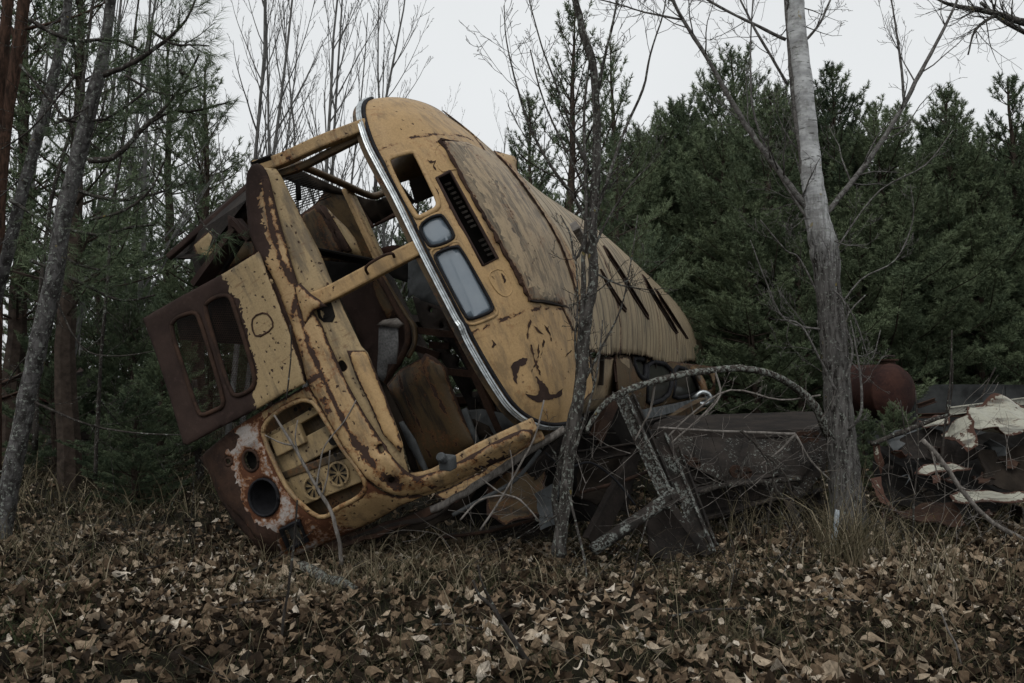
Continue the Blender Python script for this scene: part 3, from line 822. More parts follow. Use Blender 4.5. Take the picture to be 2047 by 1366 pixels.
# body-side strip between hatch and band
strip = [(515, 505), (535, 530), (556, 575), (585, 650), (603, 712), (612, 765), (600, 772), (585, 735), (567, 680), (545, 610), (528, 555), (514, 520)]
panel('hinge_strip', S_front, strip, step=.03, mat='band', thick=.02, parent=bus, lift=.012, g0=(-.4, 1.05), seams=[[(530, 530), (560, 610), (590, 700), (606, 760)]], seamw=3)
mb = MB()
for a, b in [((521, 532), (540, 580)), ((545, 592), (572, 668)), ((578, 684), (596, 732)), ((598, 735), (610, 765))]:
    p = S_front(*inv(S_front, *a, -.4, 1.05)); q = S_front(*inv(S_front, *b, -.4, 1.05))
    mb.bar(p + np.array([0, -.025, 0]), q + np.array([0, -.025, 0]), .02, .02)
mb.build('hinge', [M['black']], bus)
mb = MB()
for u, v in [(528, 548), (556, 622), (586, 706)]:
    p = S_front(*inv(S_front, u, v, -.4, 1.05)); mb = MB(); mb.tube([p + np.array([-.03, -.045, 0.01]), p + np.array([.03, -.045, -.01])], .013, 8)
    mb.build('hinge_pin', [M['rust']], bus)

# ---- radiator hatch with two mesh windows
def S_hatch(x, z): return np.array([x, -.27 - .06 * max(0, .6 - z), z])
hat = [(285, 637), (366, 590), (450, 545), (517, 503), (524, 520), (545, 575), (575, 655), (600, 730), (610, 768), (560, 792), (515, 818), (440, 856), (375, 890), (366, 888), (345, 815), (330, 765), (305, 690)]
m1 = [(343, 655), (352, 638), (372, 629), (391, 625), (400, 634), (425, 715), (449, 798), (447, 814), (428, 822), (408, 831), (398, 824), (370, 740)]
m2 = [(411, 615), (420, 602), (440, 592), (458, 591), (466, 600), (490, 675), (512, 752), (509, 774), (495, 785), (478, 792), (464, 786), (438, 705)]
RUSTZ = [(275, 633), (364, 582), (441, 546), (449, 562), (455, 560), (462, 585), (480, 600), (486, 630), (497, 665), (505, 700), (517, 740), (515, 770), (508, 787), (514, 824), (440, 866), (375, 902), (356, 895), (335, 815), (320, 765), (295, 690)]
h1 = panel('hatch', S_hatch, hat, [m1, m2], step=.017, mat='plate', thick=.02, bulge=.01, bw=.03, parent=bus, g0=(-.5, .6))
tag(h1, 'rust brown and yellow engine hatch with two oval mesh openings')
# the bare brown two thirds of the same sheet is recorded on its faces
h1.data.materials.append(M['rustbrown'])
rz = np.array(px2ab(RUSTZ, S_hatch, (-.5, .6)))
cen = np.array([[p.center[0], p.center[2]] for p in h1.data.polygons])
rr = np.random.default_rng(4)
ins = inside(cen + rr.normal(0, .006, cen.shape), rz)
h1.data.polygons.foreach_set('material_index', ins.astype(np.int32))
for mm in (m1, m2):
    frame_ring('mesh_rim', S_hatch, mm, .03, .026, 'rust', h1, (-.4, .6), 1, .012)
def wiremesh(name, S, poly, parent, g0, s=.017, r=.0008, yb=.02, holes=()):
    ab_ = np.array(px2ab(chaikin(poly, 1), S, g0)); lo, hi = ab_.min(0), ab_.max(0); mb = MB()
    hab = [np.array(px2ab(h, S, g0)) for h in holes]
    for sgn in (1, -1):
        for k in np.arange(lo[0] - (hi[1] - lo[1]), hi[0] + (hi[1] - lo[1]), s):
            zz = np.arange(lo[1], hi[1], .008)
            xx = k + sgn * (zz - lo[1]) * .6 if sgn > 0 else k + (hi[1] - lo[1]) - (zz - lo[1]) * .6
            pts = np.stack([xx, zz], 1); ok = inside(pts, ab_)
            for h in hab: ok &= ~inside(pts, h)
            i = 0
            while i < len(ok):
                if ok[i]:
                    j = i
                    while j + 1 < len(ok) and ok[j + 1]: j += 1
                    if j > i:
                        a = S(*pts[i]) + np.array([0, yb, 0]); b = S(*pts[j]) + np.array([0, yb, 0])
                        mb.sweep([a, b], [(-r, -r), (r, -r), (r, r), (-r, r)], cap=False)
                    i = j + 1
                else: i += 1
    return mb.build(name, [M['rust']], parent)
wiremesh('mesh_screen', S_hatch, m1, h1, (-.3, .2)); wiremesh('mesh_screen', S_hatch, m2, h1, (-.3, .5))
frame_ring('latch_outline', S_hatch, [(508, 633), (533, 624), (547, 640), (548, 658), (515, 677), (505, 655)], .012, .008, 'rust', h1, (-.2, .8), 1, .012)
# dark radiator behind the upper part of the mesh
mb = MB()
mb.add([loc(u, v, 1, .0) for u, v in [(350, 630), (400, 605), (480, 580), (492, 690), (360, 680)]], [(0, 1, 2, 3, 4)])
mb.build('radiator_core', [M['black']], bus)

# ---- headlamp corner
face = [(545, 808), (600, 778), (618, 772), (642, 815), (671, 868), (703, 922), (740, 968), (795, 994), (850, 992), (800, 1012), (745, 1045), (700, 1066), (640, 1092), (600, 1108), (570, 1122), (535, 1092), (492, 1046), (455, 1010), (432, 962), (405, 912), (432, 885), (470, 855)]
rec = [(525, 872), (528, 848), (554, 823), (597, 800), (621, 801), (634, 814), (664, 863), (686, 900), (726, 952), (732, 977), (716, 996), (670, 1018), (655, 1033), (632, 1034), (591, 998), (566, 964)]
def ell(cx, cy, rx, ry, tilt, n=18):
    return [(cx + rx * math.cos(t) * math.cos(tilt) - ry * math.sin(t) * math.sin(tilt), cy + rx * math.cos(t) * math.sin(tilt) + ry * math.sin(t) * math.cos(tilt)) for t in np.linspace(0, 2 * math.pi, n + 1)[:-1]]
hl = ell(530, 994, 28, 36, -.15); h2 = ell(502, 921, 15, 21, -.2); h3 = ell(458, 923, 7, 8, 0, 10)
ind = [(564, 1058), (600, 1041), (616, 1078), (580, 1097)]
fp = panel('headlamp_panel', S_front, face, [rec, hl, h2, h3, ind], step=.022, mat='white', thick=.02, parent=bus, g0=(.6, .6), hs=0, jit=.005, bulge=.012, bw=.03)
tag(fp, 'peeling white and rust panel around the headlamp')
fp.data.materials.append(M['rust']); fp.data.materials.append(M['band'])
cen = np.array([[p.center[0], p.center[2]] for p in fp.data.polygons])
nz = np.array([math.sin(c[0] * 31) * math.cos(c[1] * 27) + math.sin(c[0] * 67 + c[1] * 43) * .6 for c in cen]) * .018
z_r = np.array(px2ab([(405, 912), (425, 885), (470, 858), (480, 872), (455, 905), (470, 950), (482, 975), (490, 1010), (512, 1042), (540, 1058), (562, 1064), (570, 1122), (535, 1092), (492, 1046), (455, 1010)], S_front, (.6, .3)))
z_y = np.array(px2ab([(700, 1055), (660, 1045), (690, 1008), (745, 985), (800, 985), (870, 990), (830, 1012), (740, 1050)], S_front, (1.2, .9)))
z_y2 = np.array(px2ab([(535, 840), (520, 822), (600, 775), (640, 790), (700, 915), (680, 905), (635, 815), (600, 797), (560, 815)], S_front, (.5, .9)))
mi = np.zeros(len(cen), dtype=np.int32)
pj = cen + nz[:, None]
mi[inside(pj, z_y) | inside(pj, z_y2)] = 2; mi[inside(pj, z_r)] = 1
fp.data.polygons.foreach_set('material_index', mi)
frame_ring('recess_lip', S_front, rec, .03, .03, 'band', bus, (.6, .7), 1, .0)
hb = frame_ring('headlight', S_front, ell(530, 994, 29, 37, -.15), .018, .03, 'rubber', bus, (.8, .35), 0, .012)
tag(hb, 'empty black headlamp bowl')
c0 = S_front(*inv(S_front, 530, 994, .8, .35)); rr_ = [S_front(*inv(S_front, u, v, .8, .35)) for u, v in hl]
mb = MB(); rings = []
for k, (s, dy) in enumerate([(1, .0), (.93, .05), (.75, .10), (.45, .13), (.12, .14)]):
    rings.append([c0 + (p - c0) * s + np.array([0, dy, 0]) for p in rr_])
n = len(rr_)
vs = [p for r in rings for p in r]; fs = []
for k in range(4):
    for j in range(n): fs.append((k * n + j, k * n + (j + 1) % n, (k + 1) * n + (j + 1) % n, (k + 1) * n + j))
fs.append(tuple(4 * n + j for j in range(n))); mb.add(vs, fs); mb.build('lamp_bowl', [M['rubber']], hb, smooth=True)
mb = MB(); q = c0 + np.array([.05, .05, .09])
mb.add([q, q + np.array([.05, -.01, .01]), q + np.array([.06, 0, -.05]), q + np.array([.01, .02, -.03])], [(0, 1, 2, 3)]); mb.build('reflector_shard', [M['silver']], hb)
for pl, nm in ((h2, 'lamp_socket'), (h3, 'small_socket')):
    pc = [S_front(*inv(S_front, u, v, .7, .35)) for u, v in pl]; cc = np.mean(pc, axis=0)
    mb = MB(); mb.add([cc + (p - cc) * 1.2 + np.array([0, .05, 0]) for p in pc], [tuple(range(len(pc)))]); mb.build('socket_dark_disc', [M['black']], bus)  # black disc added behind the hole to paint its inner darkness
    frame_ring(nm, S_front, pl, .02, .02, 'rust', bus, (.6, .35), 0, .003)
ip = [S_front(*inv(S_front, u, v, 1.1, .4)) for u, v in ind]
hbk = MB(); hbk.sweep([p + np.array([0, -.01, 0]) for p in ip + ip[:2]], [(-.012, -.015), (.012, -.015), (.012, .015), (-.012, .015)])
il = hbk.build('indicator_lamp', [M['rubber']], bus)
mb = MB(); back = [p + np.array([0, .05, 0]) for p in ip]
mid = [(back[0] * .5 + back[1] * .5), (back[2] * .5 + back[3] * .5)]
mb.add([back[0], mid[0], mid[1], back[3]], [(0, 1, 2, 3)], 0); mb.add([mid[0] + [0, .02, 0], back[1] + [0, .02, 0], back[2] + [0, .02, 0], mid[1] + [0, .02, 0]], [(0, 1, 2, 3)], 1)
mb.build('lamp_reflector', [M['silver'], M['black']], il)
# bumper-side dark rust skirt under the lamp panel
def S_skirt(x, z): return np.array([x, g_front(x, z) + .02 + .35 * max(0, .16 - z) * 0, z])
skirt = [(404, 912), (440, 970), (492, 1046), (535, 1093), (570, 1124), (545, 1118), (505, 1082), (470, 1045), (440, 1000), (415, 940), (398, 915)]
panel('bumper_edge', S_skirt, skirt, step=.03, mat='rust', thick=.05, parent=bus, g0=(.6, .2))

# ---- what sits inside the lamp-corner recess
def S_rec(x, z): return np.array([x, g_front(min(x, 1.0), z) + .17 + .0 * x, z])
rb = [(512, 870), (520, 835), (600, 785), (640, 800), (745, 950), (748, 985), (660, 1045), (625, 1042)]
panel('recess_back', S_rec, rb, step=.05, mat='inner', thick=.01, parent=bus, g0=(.6, .7))
def rbar(p, q, w, h, y, mat, name):
    mb = MB(); a = S_rec(*inv(S_rec, *p, .6, .7)); b = S_rec(*inv(S_rec, *q, .6, .7)); mb.bar(a + np.array([0, y, 0]), b + np.array([0, y, 0]), w, h, up=(0, -1, 0))
    return bevel(mb.build(name, [M[mat]], bus), .008)
rbar((535, 882), (648, 818), .05, .05, -.06, 'plate', 'heater_pipe')
rbar((566, 890), (622, 862), .14, .05, -.09, 'plate', 'heater_box')
rbar((560, 930), (690, 862), .15, .05, -.05, 'plate', 'heater_shelf')
rbar((570, 952), (705, 905), .05, .04, -.07, 'inner', 'heater_rail')
rbar((590, 985), (725, 930), .20, .05, -.055, 'plate', 'vent_panel')
for (cu, cv) in ((644, 970), (692, 943)):
    c = S_rec(*inv(S_rec, cu, cv, .9, .9)) + np.array([0, -.092, 0])
    mb = MB(); R_ = .072
    mb.sweep([c + np.array([R_ * math.cos(t), -.004, R_ * math.sin(t)]) for t in np.linspace(0, 2 * math.pi * 25 / 24, 26)], [(-.006, -.005), (.006, -.005), (.006, .005), (-.006, .005)], u0=(0, -1, 0))
    vt = mb.build('vent', [M['plate']], bus)
    mb = MB()
    for k in range(9):
        a = 2 * math.pi * k / 9 + .2
        d1 = np.array([math.cos(a), 0, math.sin(a)]); d2 = np.array([-math.sin(a), 0, math.cos(a)])
        p0 = c + d1 * .016; p1 = c + d1 * .063
        mb.add([p0 - d2 * .002, p1 - d2 * .010, p1 + d2 * .010, p0 + d2 * .002], [(0, 1, 2, 3)])
    mb.build('vent_slots', [M['black']], vt)
    mb = MB(); mb.disc(c + np.array([0, -.006, 0]), (0, -1, 0), .010, 10); mb.build('vent_hub', [M['plate']], vt)
mb = MB()
for (u, v, r) in [(686, 876, .035), (702, 896, .018), (690, 905, .014), (612, 816, .014), (640, 816, .012), (555, 925, .03)]:
    mb = MB(); mb.disc(S_rec(*inv(S_rec, u, v, .8, .8)) + np.array([0, -.118, 0]), (0, -1, 0), r, 12)
    mb.build('cable_hole', [M['black']], bus)

# ---- windscreen pillars
def rail(name, pts, w, h, mat, u0=(0, -1, 0), bevw=.012, n=6):
    mb = MB(); P_ = catmull([loc(u, v, 1, y) for u, v, y in pts], n)
    mb.sweep(P_, [(-w / 2, -h / 2), (w / 2, -h / 2), (w / 2, h / 2), (-w / 2, h / 2)], u0=u0)
    o = mb.build(name, [M[mat]], bus, attr={'edge': ('POINT', [.02 + .03 * (i % 3) for i in range(mb.nv)])})
    return bevel(o, bevw)
tag(rail('windscreen_pillar', [(508, 336, -.05), (560, 322, -.02), (640, 286, .02), (735, 250, .12)], .085, .07, 'band'), 'upper windscreen pillar with a rusty corner')
rail('windscreen_gutter', [(545, 352, .03), (600, 335, .05), (660, 305, .08), (725, 272, .14)], .05, .05, 'inner')
tag(rail('windscreen_pillar', [(604, 606, -.17), (650, 592, -.13), (720, 556, -.08), (800, 514, -.03), (845, 492, .0)], .10, .06, 'paint'), 'middle windscreen pillar with a grab handle')
mb = MB(); mb.tube(catmull([loc(u, v, 1, y) for u, v, y in [(735, 547, -.10), (731, 538, -.16), (738, 528, -.17), (765, 512, -.15), (783, 507, -.14), (788, 514, -.08)]], 4), .009, 8); mb.build('grab_handle', [M['rust']], bus, smooth=True)
tag(rail('windscreen_pillar', [(815, 962, .0), (870, 950, .03), (950, 905, .08), (1070, 848, .22)], .09, .09, 'band'), 'lower windscreen pillar, dented and flaking')
rail('windscreen_sill', [(830, 985, .08), (900, 962, .12), (980, 918, .18), (1085, 868, .35)], .07, .05, 'band')
# gussets where the middle pillar meets cap and band
panel('pillar_gusset', S_y(-.02, 0, 0), [(800, 500), (824, 480), (838, 478), (852, 508), (872, 545), (855, 520), (842, 514), (815, 520)], step=.03, mat='paint', thick=.03, parent=bus, g0=(0, 2))
panel('pillar_gusset', S_y(-.21, 0, 0), [(588, 575), (600, 566), (622, 588), (640, 600), (650, 612), (628, 622), (617, 640), (612, 655), (600, 625)], step=.025, mat='band', thick=.03, parent=bus, g0=(0, 1.2), bulge=.02)

# ---- inside the cab, seen through the windscreen openings
def tubey(name, pts, r, mat, n=8, k=5):
    mb = MB(); mb.tube(catmull([loc(u, v, 1, y) for u, v, y in pts], k), r, n); return mb.build(name, [M[mat]], bus, smooth=True)
tubey('side_window_rim', [(548, 350, .15), (600, 330, .3), (612, 336, .4), (650, 352, .6), (695, 372, .85), (730, 388, 1.1), (750, 392, 1.25), (775, 380, 1.4), (800, 352, 1.5)], .028, 'inner')
def slab(name, pts, mat, thick=.02, step=.08, y=.9, a=0, b=0, **k):
    cx = np.mean([loc(u, v, 1, y) for u, v in pts], axis=0)
    return panel(name, S_y(y - a * cx[0] - b * cx[2], a, b), pts, step=step, mat=mat, thick=thick, parent=bus, g0=(cx[0], cx[2]), **k)
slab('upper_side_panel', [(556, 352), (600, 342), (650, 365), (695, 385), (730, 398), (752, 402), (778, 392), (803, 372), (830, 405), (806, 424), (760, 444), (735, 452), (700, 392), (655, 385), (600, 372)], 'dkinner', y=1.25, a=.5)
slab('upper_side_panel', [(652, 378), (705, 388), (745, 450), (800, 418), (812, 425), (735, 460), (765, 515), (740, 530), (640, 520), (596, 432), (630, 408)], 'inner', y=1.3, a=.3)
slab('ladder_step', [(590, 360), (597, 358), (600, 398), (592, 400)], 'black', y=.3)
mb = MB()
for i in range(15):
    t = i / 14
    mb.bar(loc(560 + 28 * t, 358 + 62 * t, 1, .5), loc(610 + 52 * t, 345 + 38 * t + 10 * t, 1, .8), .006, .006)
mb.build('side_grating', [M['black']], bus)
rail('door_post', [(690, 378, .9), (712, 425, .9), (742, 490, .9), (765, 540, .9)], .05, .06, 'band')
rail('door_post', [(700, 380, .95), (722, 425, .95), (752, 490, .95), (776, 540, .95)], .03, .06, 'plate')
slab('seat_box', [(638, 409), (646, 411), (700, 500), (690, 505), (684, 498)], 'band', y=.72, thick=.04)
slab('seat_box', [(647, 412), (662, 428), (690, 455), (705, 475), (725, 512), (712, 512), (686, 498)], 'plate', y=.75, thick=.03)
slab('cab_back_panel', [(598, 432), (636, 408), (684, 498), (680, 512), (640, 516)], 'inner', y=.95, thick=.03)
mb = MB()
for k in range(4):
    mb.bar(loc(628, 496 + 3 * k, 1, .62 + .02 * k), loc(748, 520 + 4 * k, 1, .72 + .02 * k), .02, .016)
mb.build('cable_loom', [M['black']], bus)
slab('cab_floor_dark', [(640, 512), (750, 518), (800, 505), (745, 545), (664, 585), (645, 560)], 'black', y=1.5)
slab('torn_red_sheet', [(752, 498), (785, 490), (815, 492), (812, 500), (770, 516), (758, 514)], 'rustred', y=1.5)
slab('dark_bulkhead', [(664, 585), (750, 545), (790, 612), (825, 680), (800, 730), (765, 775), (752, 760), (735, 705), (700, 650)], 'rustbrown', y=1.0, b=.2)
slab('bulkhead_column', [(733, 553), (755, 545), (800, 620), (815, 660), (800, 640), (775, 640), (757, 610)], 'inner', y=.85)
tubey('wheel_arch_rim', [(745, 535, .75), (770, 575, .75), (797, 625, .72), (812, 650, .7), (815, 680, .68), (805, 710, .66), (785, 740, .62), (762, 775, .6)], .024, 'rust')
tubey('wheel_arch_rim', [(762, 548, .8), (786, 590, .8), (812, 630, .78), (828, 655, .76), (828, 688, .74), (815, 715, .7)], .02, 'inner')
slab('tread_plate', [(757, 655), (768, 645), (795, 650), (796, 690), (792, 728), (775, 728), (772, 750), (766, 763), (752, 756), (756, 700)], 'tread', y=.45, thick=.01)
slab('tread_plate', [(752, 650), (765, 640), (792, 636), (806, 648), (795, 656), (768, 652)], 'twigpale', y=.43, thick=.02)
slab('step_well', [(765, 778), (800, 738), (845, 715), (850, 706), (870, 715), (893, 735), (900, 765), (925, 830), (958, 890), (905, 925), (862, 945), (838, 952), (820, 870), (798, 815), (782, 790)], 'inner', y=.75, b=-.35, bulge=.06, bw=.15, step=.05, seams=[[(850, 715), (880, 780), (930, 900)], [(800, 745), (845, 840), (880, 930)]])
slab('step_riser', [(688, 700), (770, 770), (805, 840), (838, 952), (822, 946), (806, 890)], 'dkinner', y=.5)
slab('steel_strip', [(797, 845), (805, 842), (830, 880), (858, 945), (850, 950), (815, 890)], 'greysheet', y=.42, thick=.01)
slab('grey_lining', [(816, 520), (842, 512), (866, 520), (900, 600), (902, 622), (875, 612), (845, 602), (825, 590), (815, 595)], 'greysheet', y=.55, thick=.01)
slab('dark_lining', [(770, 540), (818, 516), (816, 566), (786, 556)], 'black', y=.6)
# perforated chassis longerons
def longeron(pts, holes, y, b):
    slab('chassis_longeron', pts, 'steel', y=y, thick=.05, b=b, holes=holes, hs=0, step=.06)
ho = lambda cs: [ell(u, v, r, r * 1.15, 0, 12) for u, v, r in cs]
longeron([(858, 690), (895, 690), (920, 728), (962, 800), (1002, 862), (1000, 880), (955, 868), (930, 800), (893, 735)], ho([(902, 701, 8), (918, 728, 7), (946, 786, 8), (957, 817, 9)]), 1.1, 0)
longeron([(900, 640), (925, 660), (955, 720), (990, 782), (1020, 830), (1002, 856), (962, 796), (925, 726), (890, 672)], ho([(940, 708, 6), (955, 730, 7), (984, 786, 7), (994, 814, 8)]), 1.0, 0)
longeron([(824, 592), (900, 622), (925, 690), (880, 680), (840, 650)], ho([(860, 620, 5), (882, 652, 5)]), 1.3, 0)
mb = MB()
for a, b, y in [((828, 660), (930, 672), .9), ((860, 690), (900, 692), 1.0), ((888, 742), (962, 750), .95), ((900, 640), (1000, 862), .92), ((905, 800), (1000, 800), 1.3), ((815, 690), (880, 712), 1.1)]:
    mb.bar(loc(*a, 1, y), loc(*b, 1, y), .05, .05)
mb.build('chassis_crossmembers', [M['rust']], bus)
slab('chassis_plate', [(925, 822), (960, 818), (1012, 828), (1042, 848), (958, 892), (925, 925), (880, 940)], 'greysheet', y=.9, b=0)
slab('door_edge_strip', [(922, 820), (932, 815), (958, 885), (950, 892)], 'greysheet', y=.62, thick=.02)
slab('crumpled_lining', [(925, 845), (945, 838), (975, 852), (985, 870), (955, 880)], 'dkinner', y=.7)
mb = MB(); c = loc(895, 925, 1, -.1)
mb.box(c, (.085, .08, .085), rot=eul(.3, .5, .2)); mb.tube([c + [-.02, -.035, .0], c + [-.05, -.08, .01]], .03, 12)
bevel(tag(mb.build('corner_lamp', [M['greysheet']], bus), 'small grey lamp casting on the lower pillar'), .012)

# ---- upper-left: the floor edge and the parts hung under it
def S_sk(a, b): return loc(335 + a, 500 + b, 1, .3)
mb = MB()
A_ = [loc(u, v, 1, y) for u, v, y in [(333, 517, .15), (346, 497, .3), (420, 428, .45), (498, 362, .6), (508, 380, .1), (495, 398, -.05), (405, 515, .1)]]
mb.add(A_, [(0, 1, 2, 3, 4, 5, 6)]); mb.add([p + np.array([.02, .06, .03]) for p in A_], [(6, 5, 4, 3, 2, 1, 0)])
mb.add([A_[0], A_[1], A_[2], A_[3], A_[0] + [.02, .0, .06], A_[1] + [.02, .0, .06], A_[2] + [.02, 0, .06], A_[3] + [.02, 0, .06]], [(0, 1, 5, 4), (1, 2, 6, 5), (2, 3, 7, 6)])
mb.build('floor_edge', [M['steel']], bus)
rail('floor_rail', [(336, 516, .1), (400, 460, .2), (450, 418, .3), (500, 372, .35)], .045, .05, 'rustbrown')
slab('side_skirt', [(386, 492), (405, 470), (430, 452), (455, 440), (490, 400), (505, 430), (512, 480), (520, 505), (470, 530), (440, 548), (410, 560), (400, 545)], 'inner', y=.12)
slab('skirt_patch', [(388, 490), (420, 462), (432, 500), (412, 520), (398, 512)], 'plate', y=.08, thick=.01)
mb = MB(); 
mb.bar(loc(478, 460, 1, -.12), loc(398, 570, 1, -.12), .14, .04); mb.bar(loc(470, 440, 1, -.15), loc(505, 480, 1, -.12), .12, .03)
mb.build('tow_bracket', [M['rustbrown']], bus)
slab('tow_gusset', [(455, 430), (472, 438), (505, 472), (480, 478), (468, 470), (456, 472)], 'rustbrown', y=-.16, thick=.03)
mb = MB(); mb.bar(loc(398, 512, 1, -.1), loc(410, 552, 1, -.1), .10, .05); mb.build('bump_stop', [M['steel']], bus)
mb = MB(); mb.bar(loc(500, 455, 1, -.05), loc(445, 545, 1, -.05), .03, .02); mb.build('bracket_edge', [M['steel']], bus)
# corner cap of rusty metal over the pillar foot
mb = MB(); mb.bar(loc(507, 332, 1, -.06), loc(545, 318, 1, -.04), .05, .06); mb.tube([loc(508, 330, 1, -.06), loc(506, 322, 1, -.06)], .02, 8)
mb.build('mirror_bracket', [M['black']], bus)
# underbody and far-side closing surfaces so the shell has depth
slab('front_bulkhead', [(420, 520), (515, 505), (560, 600), (600, 720), (560, 790), (480, 830), (400, 700)], 'black', y=.35) if False else None
mb = MB()
for x in (-.45, .45):
    mb.bar((x, .3, .55), (x, 9.2, .55), .08, .2, up=(0, 0, 1))
for y in np.arange(1.6, 9.4, 1.1): mb.bar((-1.1, y, .62), (1.05, y, .62), .08, .1)
mb.build('chassis', [M['steel']], bus)

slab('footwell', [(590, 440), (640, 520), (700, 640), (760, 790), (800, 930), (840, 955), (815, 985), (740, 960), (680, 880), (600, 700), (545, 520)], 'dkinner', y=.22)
slab('firewall', [(400, 480), (500, 440), (560, 600), (620, 770), (660, 860), (560, 830), (450, 840), (400, 640)], 'black', y=.55) if False else None

# ================================================================ GROUND
rng = np.random.default_rng(11)
random.seed(11)
def gz(x, y):
    x = np.asarray(x, float); y = np.asarray(y, float)
    h = .05 * np.sin(x * .9 + 1.3) * np.sin(y * .8 + .4) + .025 * np.sin(x * 2.3 + y * 1.7) + .02 * np.sin(x * 4.1 - y * 3.3)
    h = h * np.clip((y + 1) / 4, .3, 1)
    h = h + .10 * np.exp(-((x - .3) ** 2 / 3.0 + (y - 4.3) ** 2 / .5)) * .6
    far = np.clip((y - 14) / 30, 0, 1)
    return h - .03 + .35 * far * (1 + np.sin(x * .2) * .4)
def gpt(u, v, lo=2.0, hi=60.0):
    r = ray(u, v)
    for d in np.geomspace(lo, hi, 900):
        p = CAM + r * d
        if p[2] <= float(gz(p[0], p[1])): return p
    return CAM + r * hi

xs = np.concatenate([np.linspace(-260, -13, 26), np.arange(-12, 12.01, .16), np.linspace(13, 260, 26)])
ys = np.concatenate([np.linspace(-80, -2, 16), np.arange(-1.8, 16, .16), np.linspace(16.5, 400, 50)])
X, Y = np.meshgrid(xs, ys); Z = gz(X, Y)
V = np.stack([X.ravel(), Y.ravel(), Z.ravel()], 1); nx, ny = len(xs), len(ys)
F = [(j * nx + i, j * nx + i + 1, (j + 1) * nx + i + 1, (j + 1) * nx + i) for j in range(ny - 1) for i in range(nx - 1)]
g = G('forest_soil'); co = g.map()
n = g.noise(co, 2.5, 8, .65); n2 = g.noise(co, 26, 6, .7)
c = g.mix(g.mr(n, .3, .7), (.010, .009, .006), (.024, .021, .013)); c = g.mix(g.mr(n2, .55, .7, 0, .6), c, (.045, .036, .024))
g.bump(g.math('ADD', n2, n), 1.0, .03); M['soil'] = g.done(c, .95, 0, .1)
mb = MB(); mb.add(V, F); o = mb.build('forest_floor', [M['soil']], smooth=True); tag(o, kind='structure')

# ---- fallen leaves: real curled leaves, one mass of litter
M['leaf'] = m_ramp_attr('fallen_leaf', [(0, (.014, .011, .008)), (.25, (.038, .026, .017)), (.42, (.125, .086, .055)), (.62, (.26, .19, .125)), (.82, (.42, .34, .25)), (1, (.58, .51, .42))], .8, .1)
def leaf_mesh(N, region, size, rng, lift=.0, tilt=.5, dens=None):
    x = rng.uniform(region[0], region[1], N); y = rng.uniform(region[2], region[3], N)
    if dens is not None:
        k = rng.uniform(0, 1, N) < dens(x, y); x, y = x[k], y[k]; N = len(x)
    z = gz(x, y) + lift + rng.uniform(0, .045, N)
    t = np.array([-.5, -.32, -.1, .12, .34, .62]); w = np.array([.04, .36, .46, .34, .16, 0])
    s = size * rng.uniform(.55, 1.35, N); s = s * np.where(rng.uniform(0, 1, N) < .12, 1.5, 1); asp = rng.uniform(.6, 1.25, N)
    cup = rng.uniform(-.2, 1.4, N); roll = rng.normal(0, .9, N); bend = rng.normal(.15, .95, N)
    base = np.zeros((N, 6, 3, 3))       # stations, (left, mid, right)
    for i in range(6):
        jl = rng.uniform(.65, 1.25, (N,)); jr = rng.uniform(.65, 1.25, (N,))
        for j, sg in enumerate((-1, 0, 1)):
            wx = sg * w[i] * asp * (jl if sg < 0 else jr)
            base[:, i, j, 0] = wx * np.cos(cup * abs(sg) * .8)
            base[:, i, j, 1] = t[i] + (rng.uniform(-.05, .05, N) if sg else 0)
            base[:, i, j, 2] = abs(wx) * np.sin(cup * .8) + bend * t[i] ** 2 + roll * wx * t[i] * 2
    base *= s[:, None, None, None]
    az = rng.uniform(0, 2 * np.pi, N); tx = rng.normal(0, tilt, N); ty = rng.normal(0, tilt, N)
    ca, sa = np.cos(az), np.sin(az)
    def rx(a, p): c_, s_ = np.cos(a)[:, None, None], np.sin(a)[:, None, None]; return np.stack([p[..., 0], p[..., 1] * c_ - p[..., 2] * s_, p[..., 1] * s_ + p[..., 2] * c_], -1)
    def ry(a, p): c_, s_ = np.cos(a)[:, None, None], np.sin(a)[:, None, None]; return np.stack([p[..., 0] * c_ + p[..., 2] * s_, p[..., 1], -p[..., 0] * s_ + p[..., 2] * c_], -1)
    def rz(p): c_, s_ = ca[:, None, None], sa[:, None, None]; return np.stack([p[..., 0] * c_ - p[..., 1] * s_, p[..., 0] * s_ + p[..., 1] * c_, p[..., 2]], -1)
    p = rz(ry(ty, rx(tx, base)))
    p = p + np.stack([x, y, z], 1)[:, None, None, :]
    idx = []
    for i in range(5):
        for j in range(2):
            a, b, c_, d = (i, j), (i, j + 1), (i + 1, j + 1), (i + 1, j)
            idx += [(a, b, c_), (a, c_, d)]
    T = np.stack([np.stack([p[:, a[0], a[1]] for a in tr], 1) for tr in idx], 1)     # N,ntri,3,3
    val = np.repeat(np.clip(rng.beta(1.5, 2.4, N) * 1.15 + .12 * np.sin(x * 1.9 + 1) * np.sin(y * 2.3), 0, 1), len(idx))
    return T.reshape(-1, 3, 3), val
T1, v1 = leaf_mesh(32000, (-4.2, 4.6, 2.5, 6.2), .053, rng, tilt=.55, dens=lambda x, y: .45 + .55 * (np.sin(x * 1.3 + y) * np.sin(y * 1.9) + .5 * np.sin(x * 3.7 - y * 2.9) > -.25))
T2, v2 = leaf_mesh(13000, (-9, 9, 6.2, 14), .058, rng, tilt=.35, dens=lambda x, y: np.clip(1.2 - (y - 6) / 9, .1, 1))
mb = MB(); mb.tris(np.concatenate([T1, T2])); o = mb.build('leaf_litter', [M['leaf']], attr={'v': ('FACE', np.concatenate([v1, v2]))}, smooth=False)
tag(o, 'brown and tan fallen leaves covering the forest floor', 'leaf litter', kind='stuff')

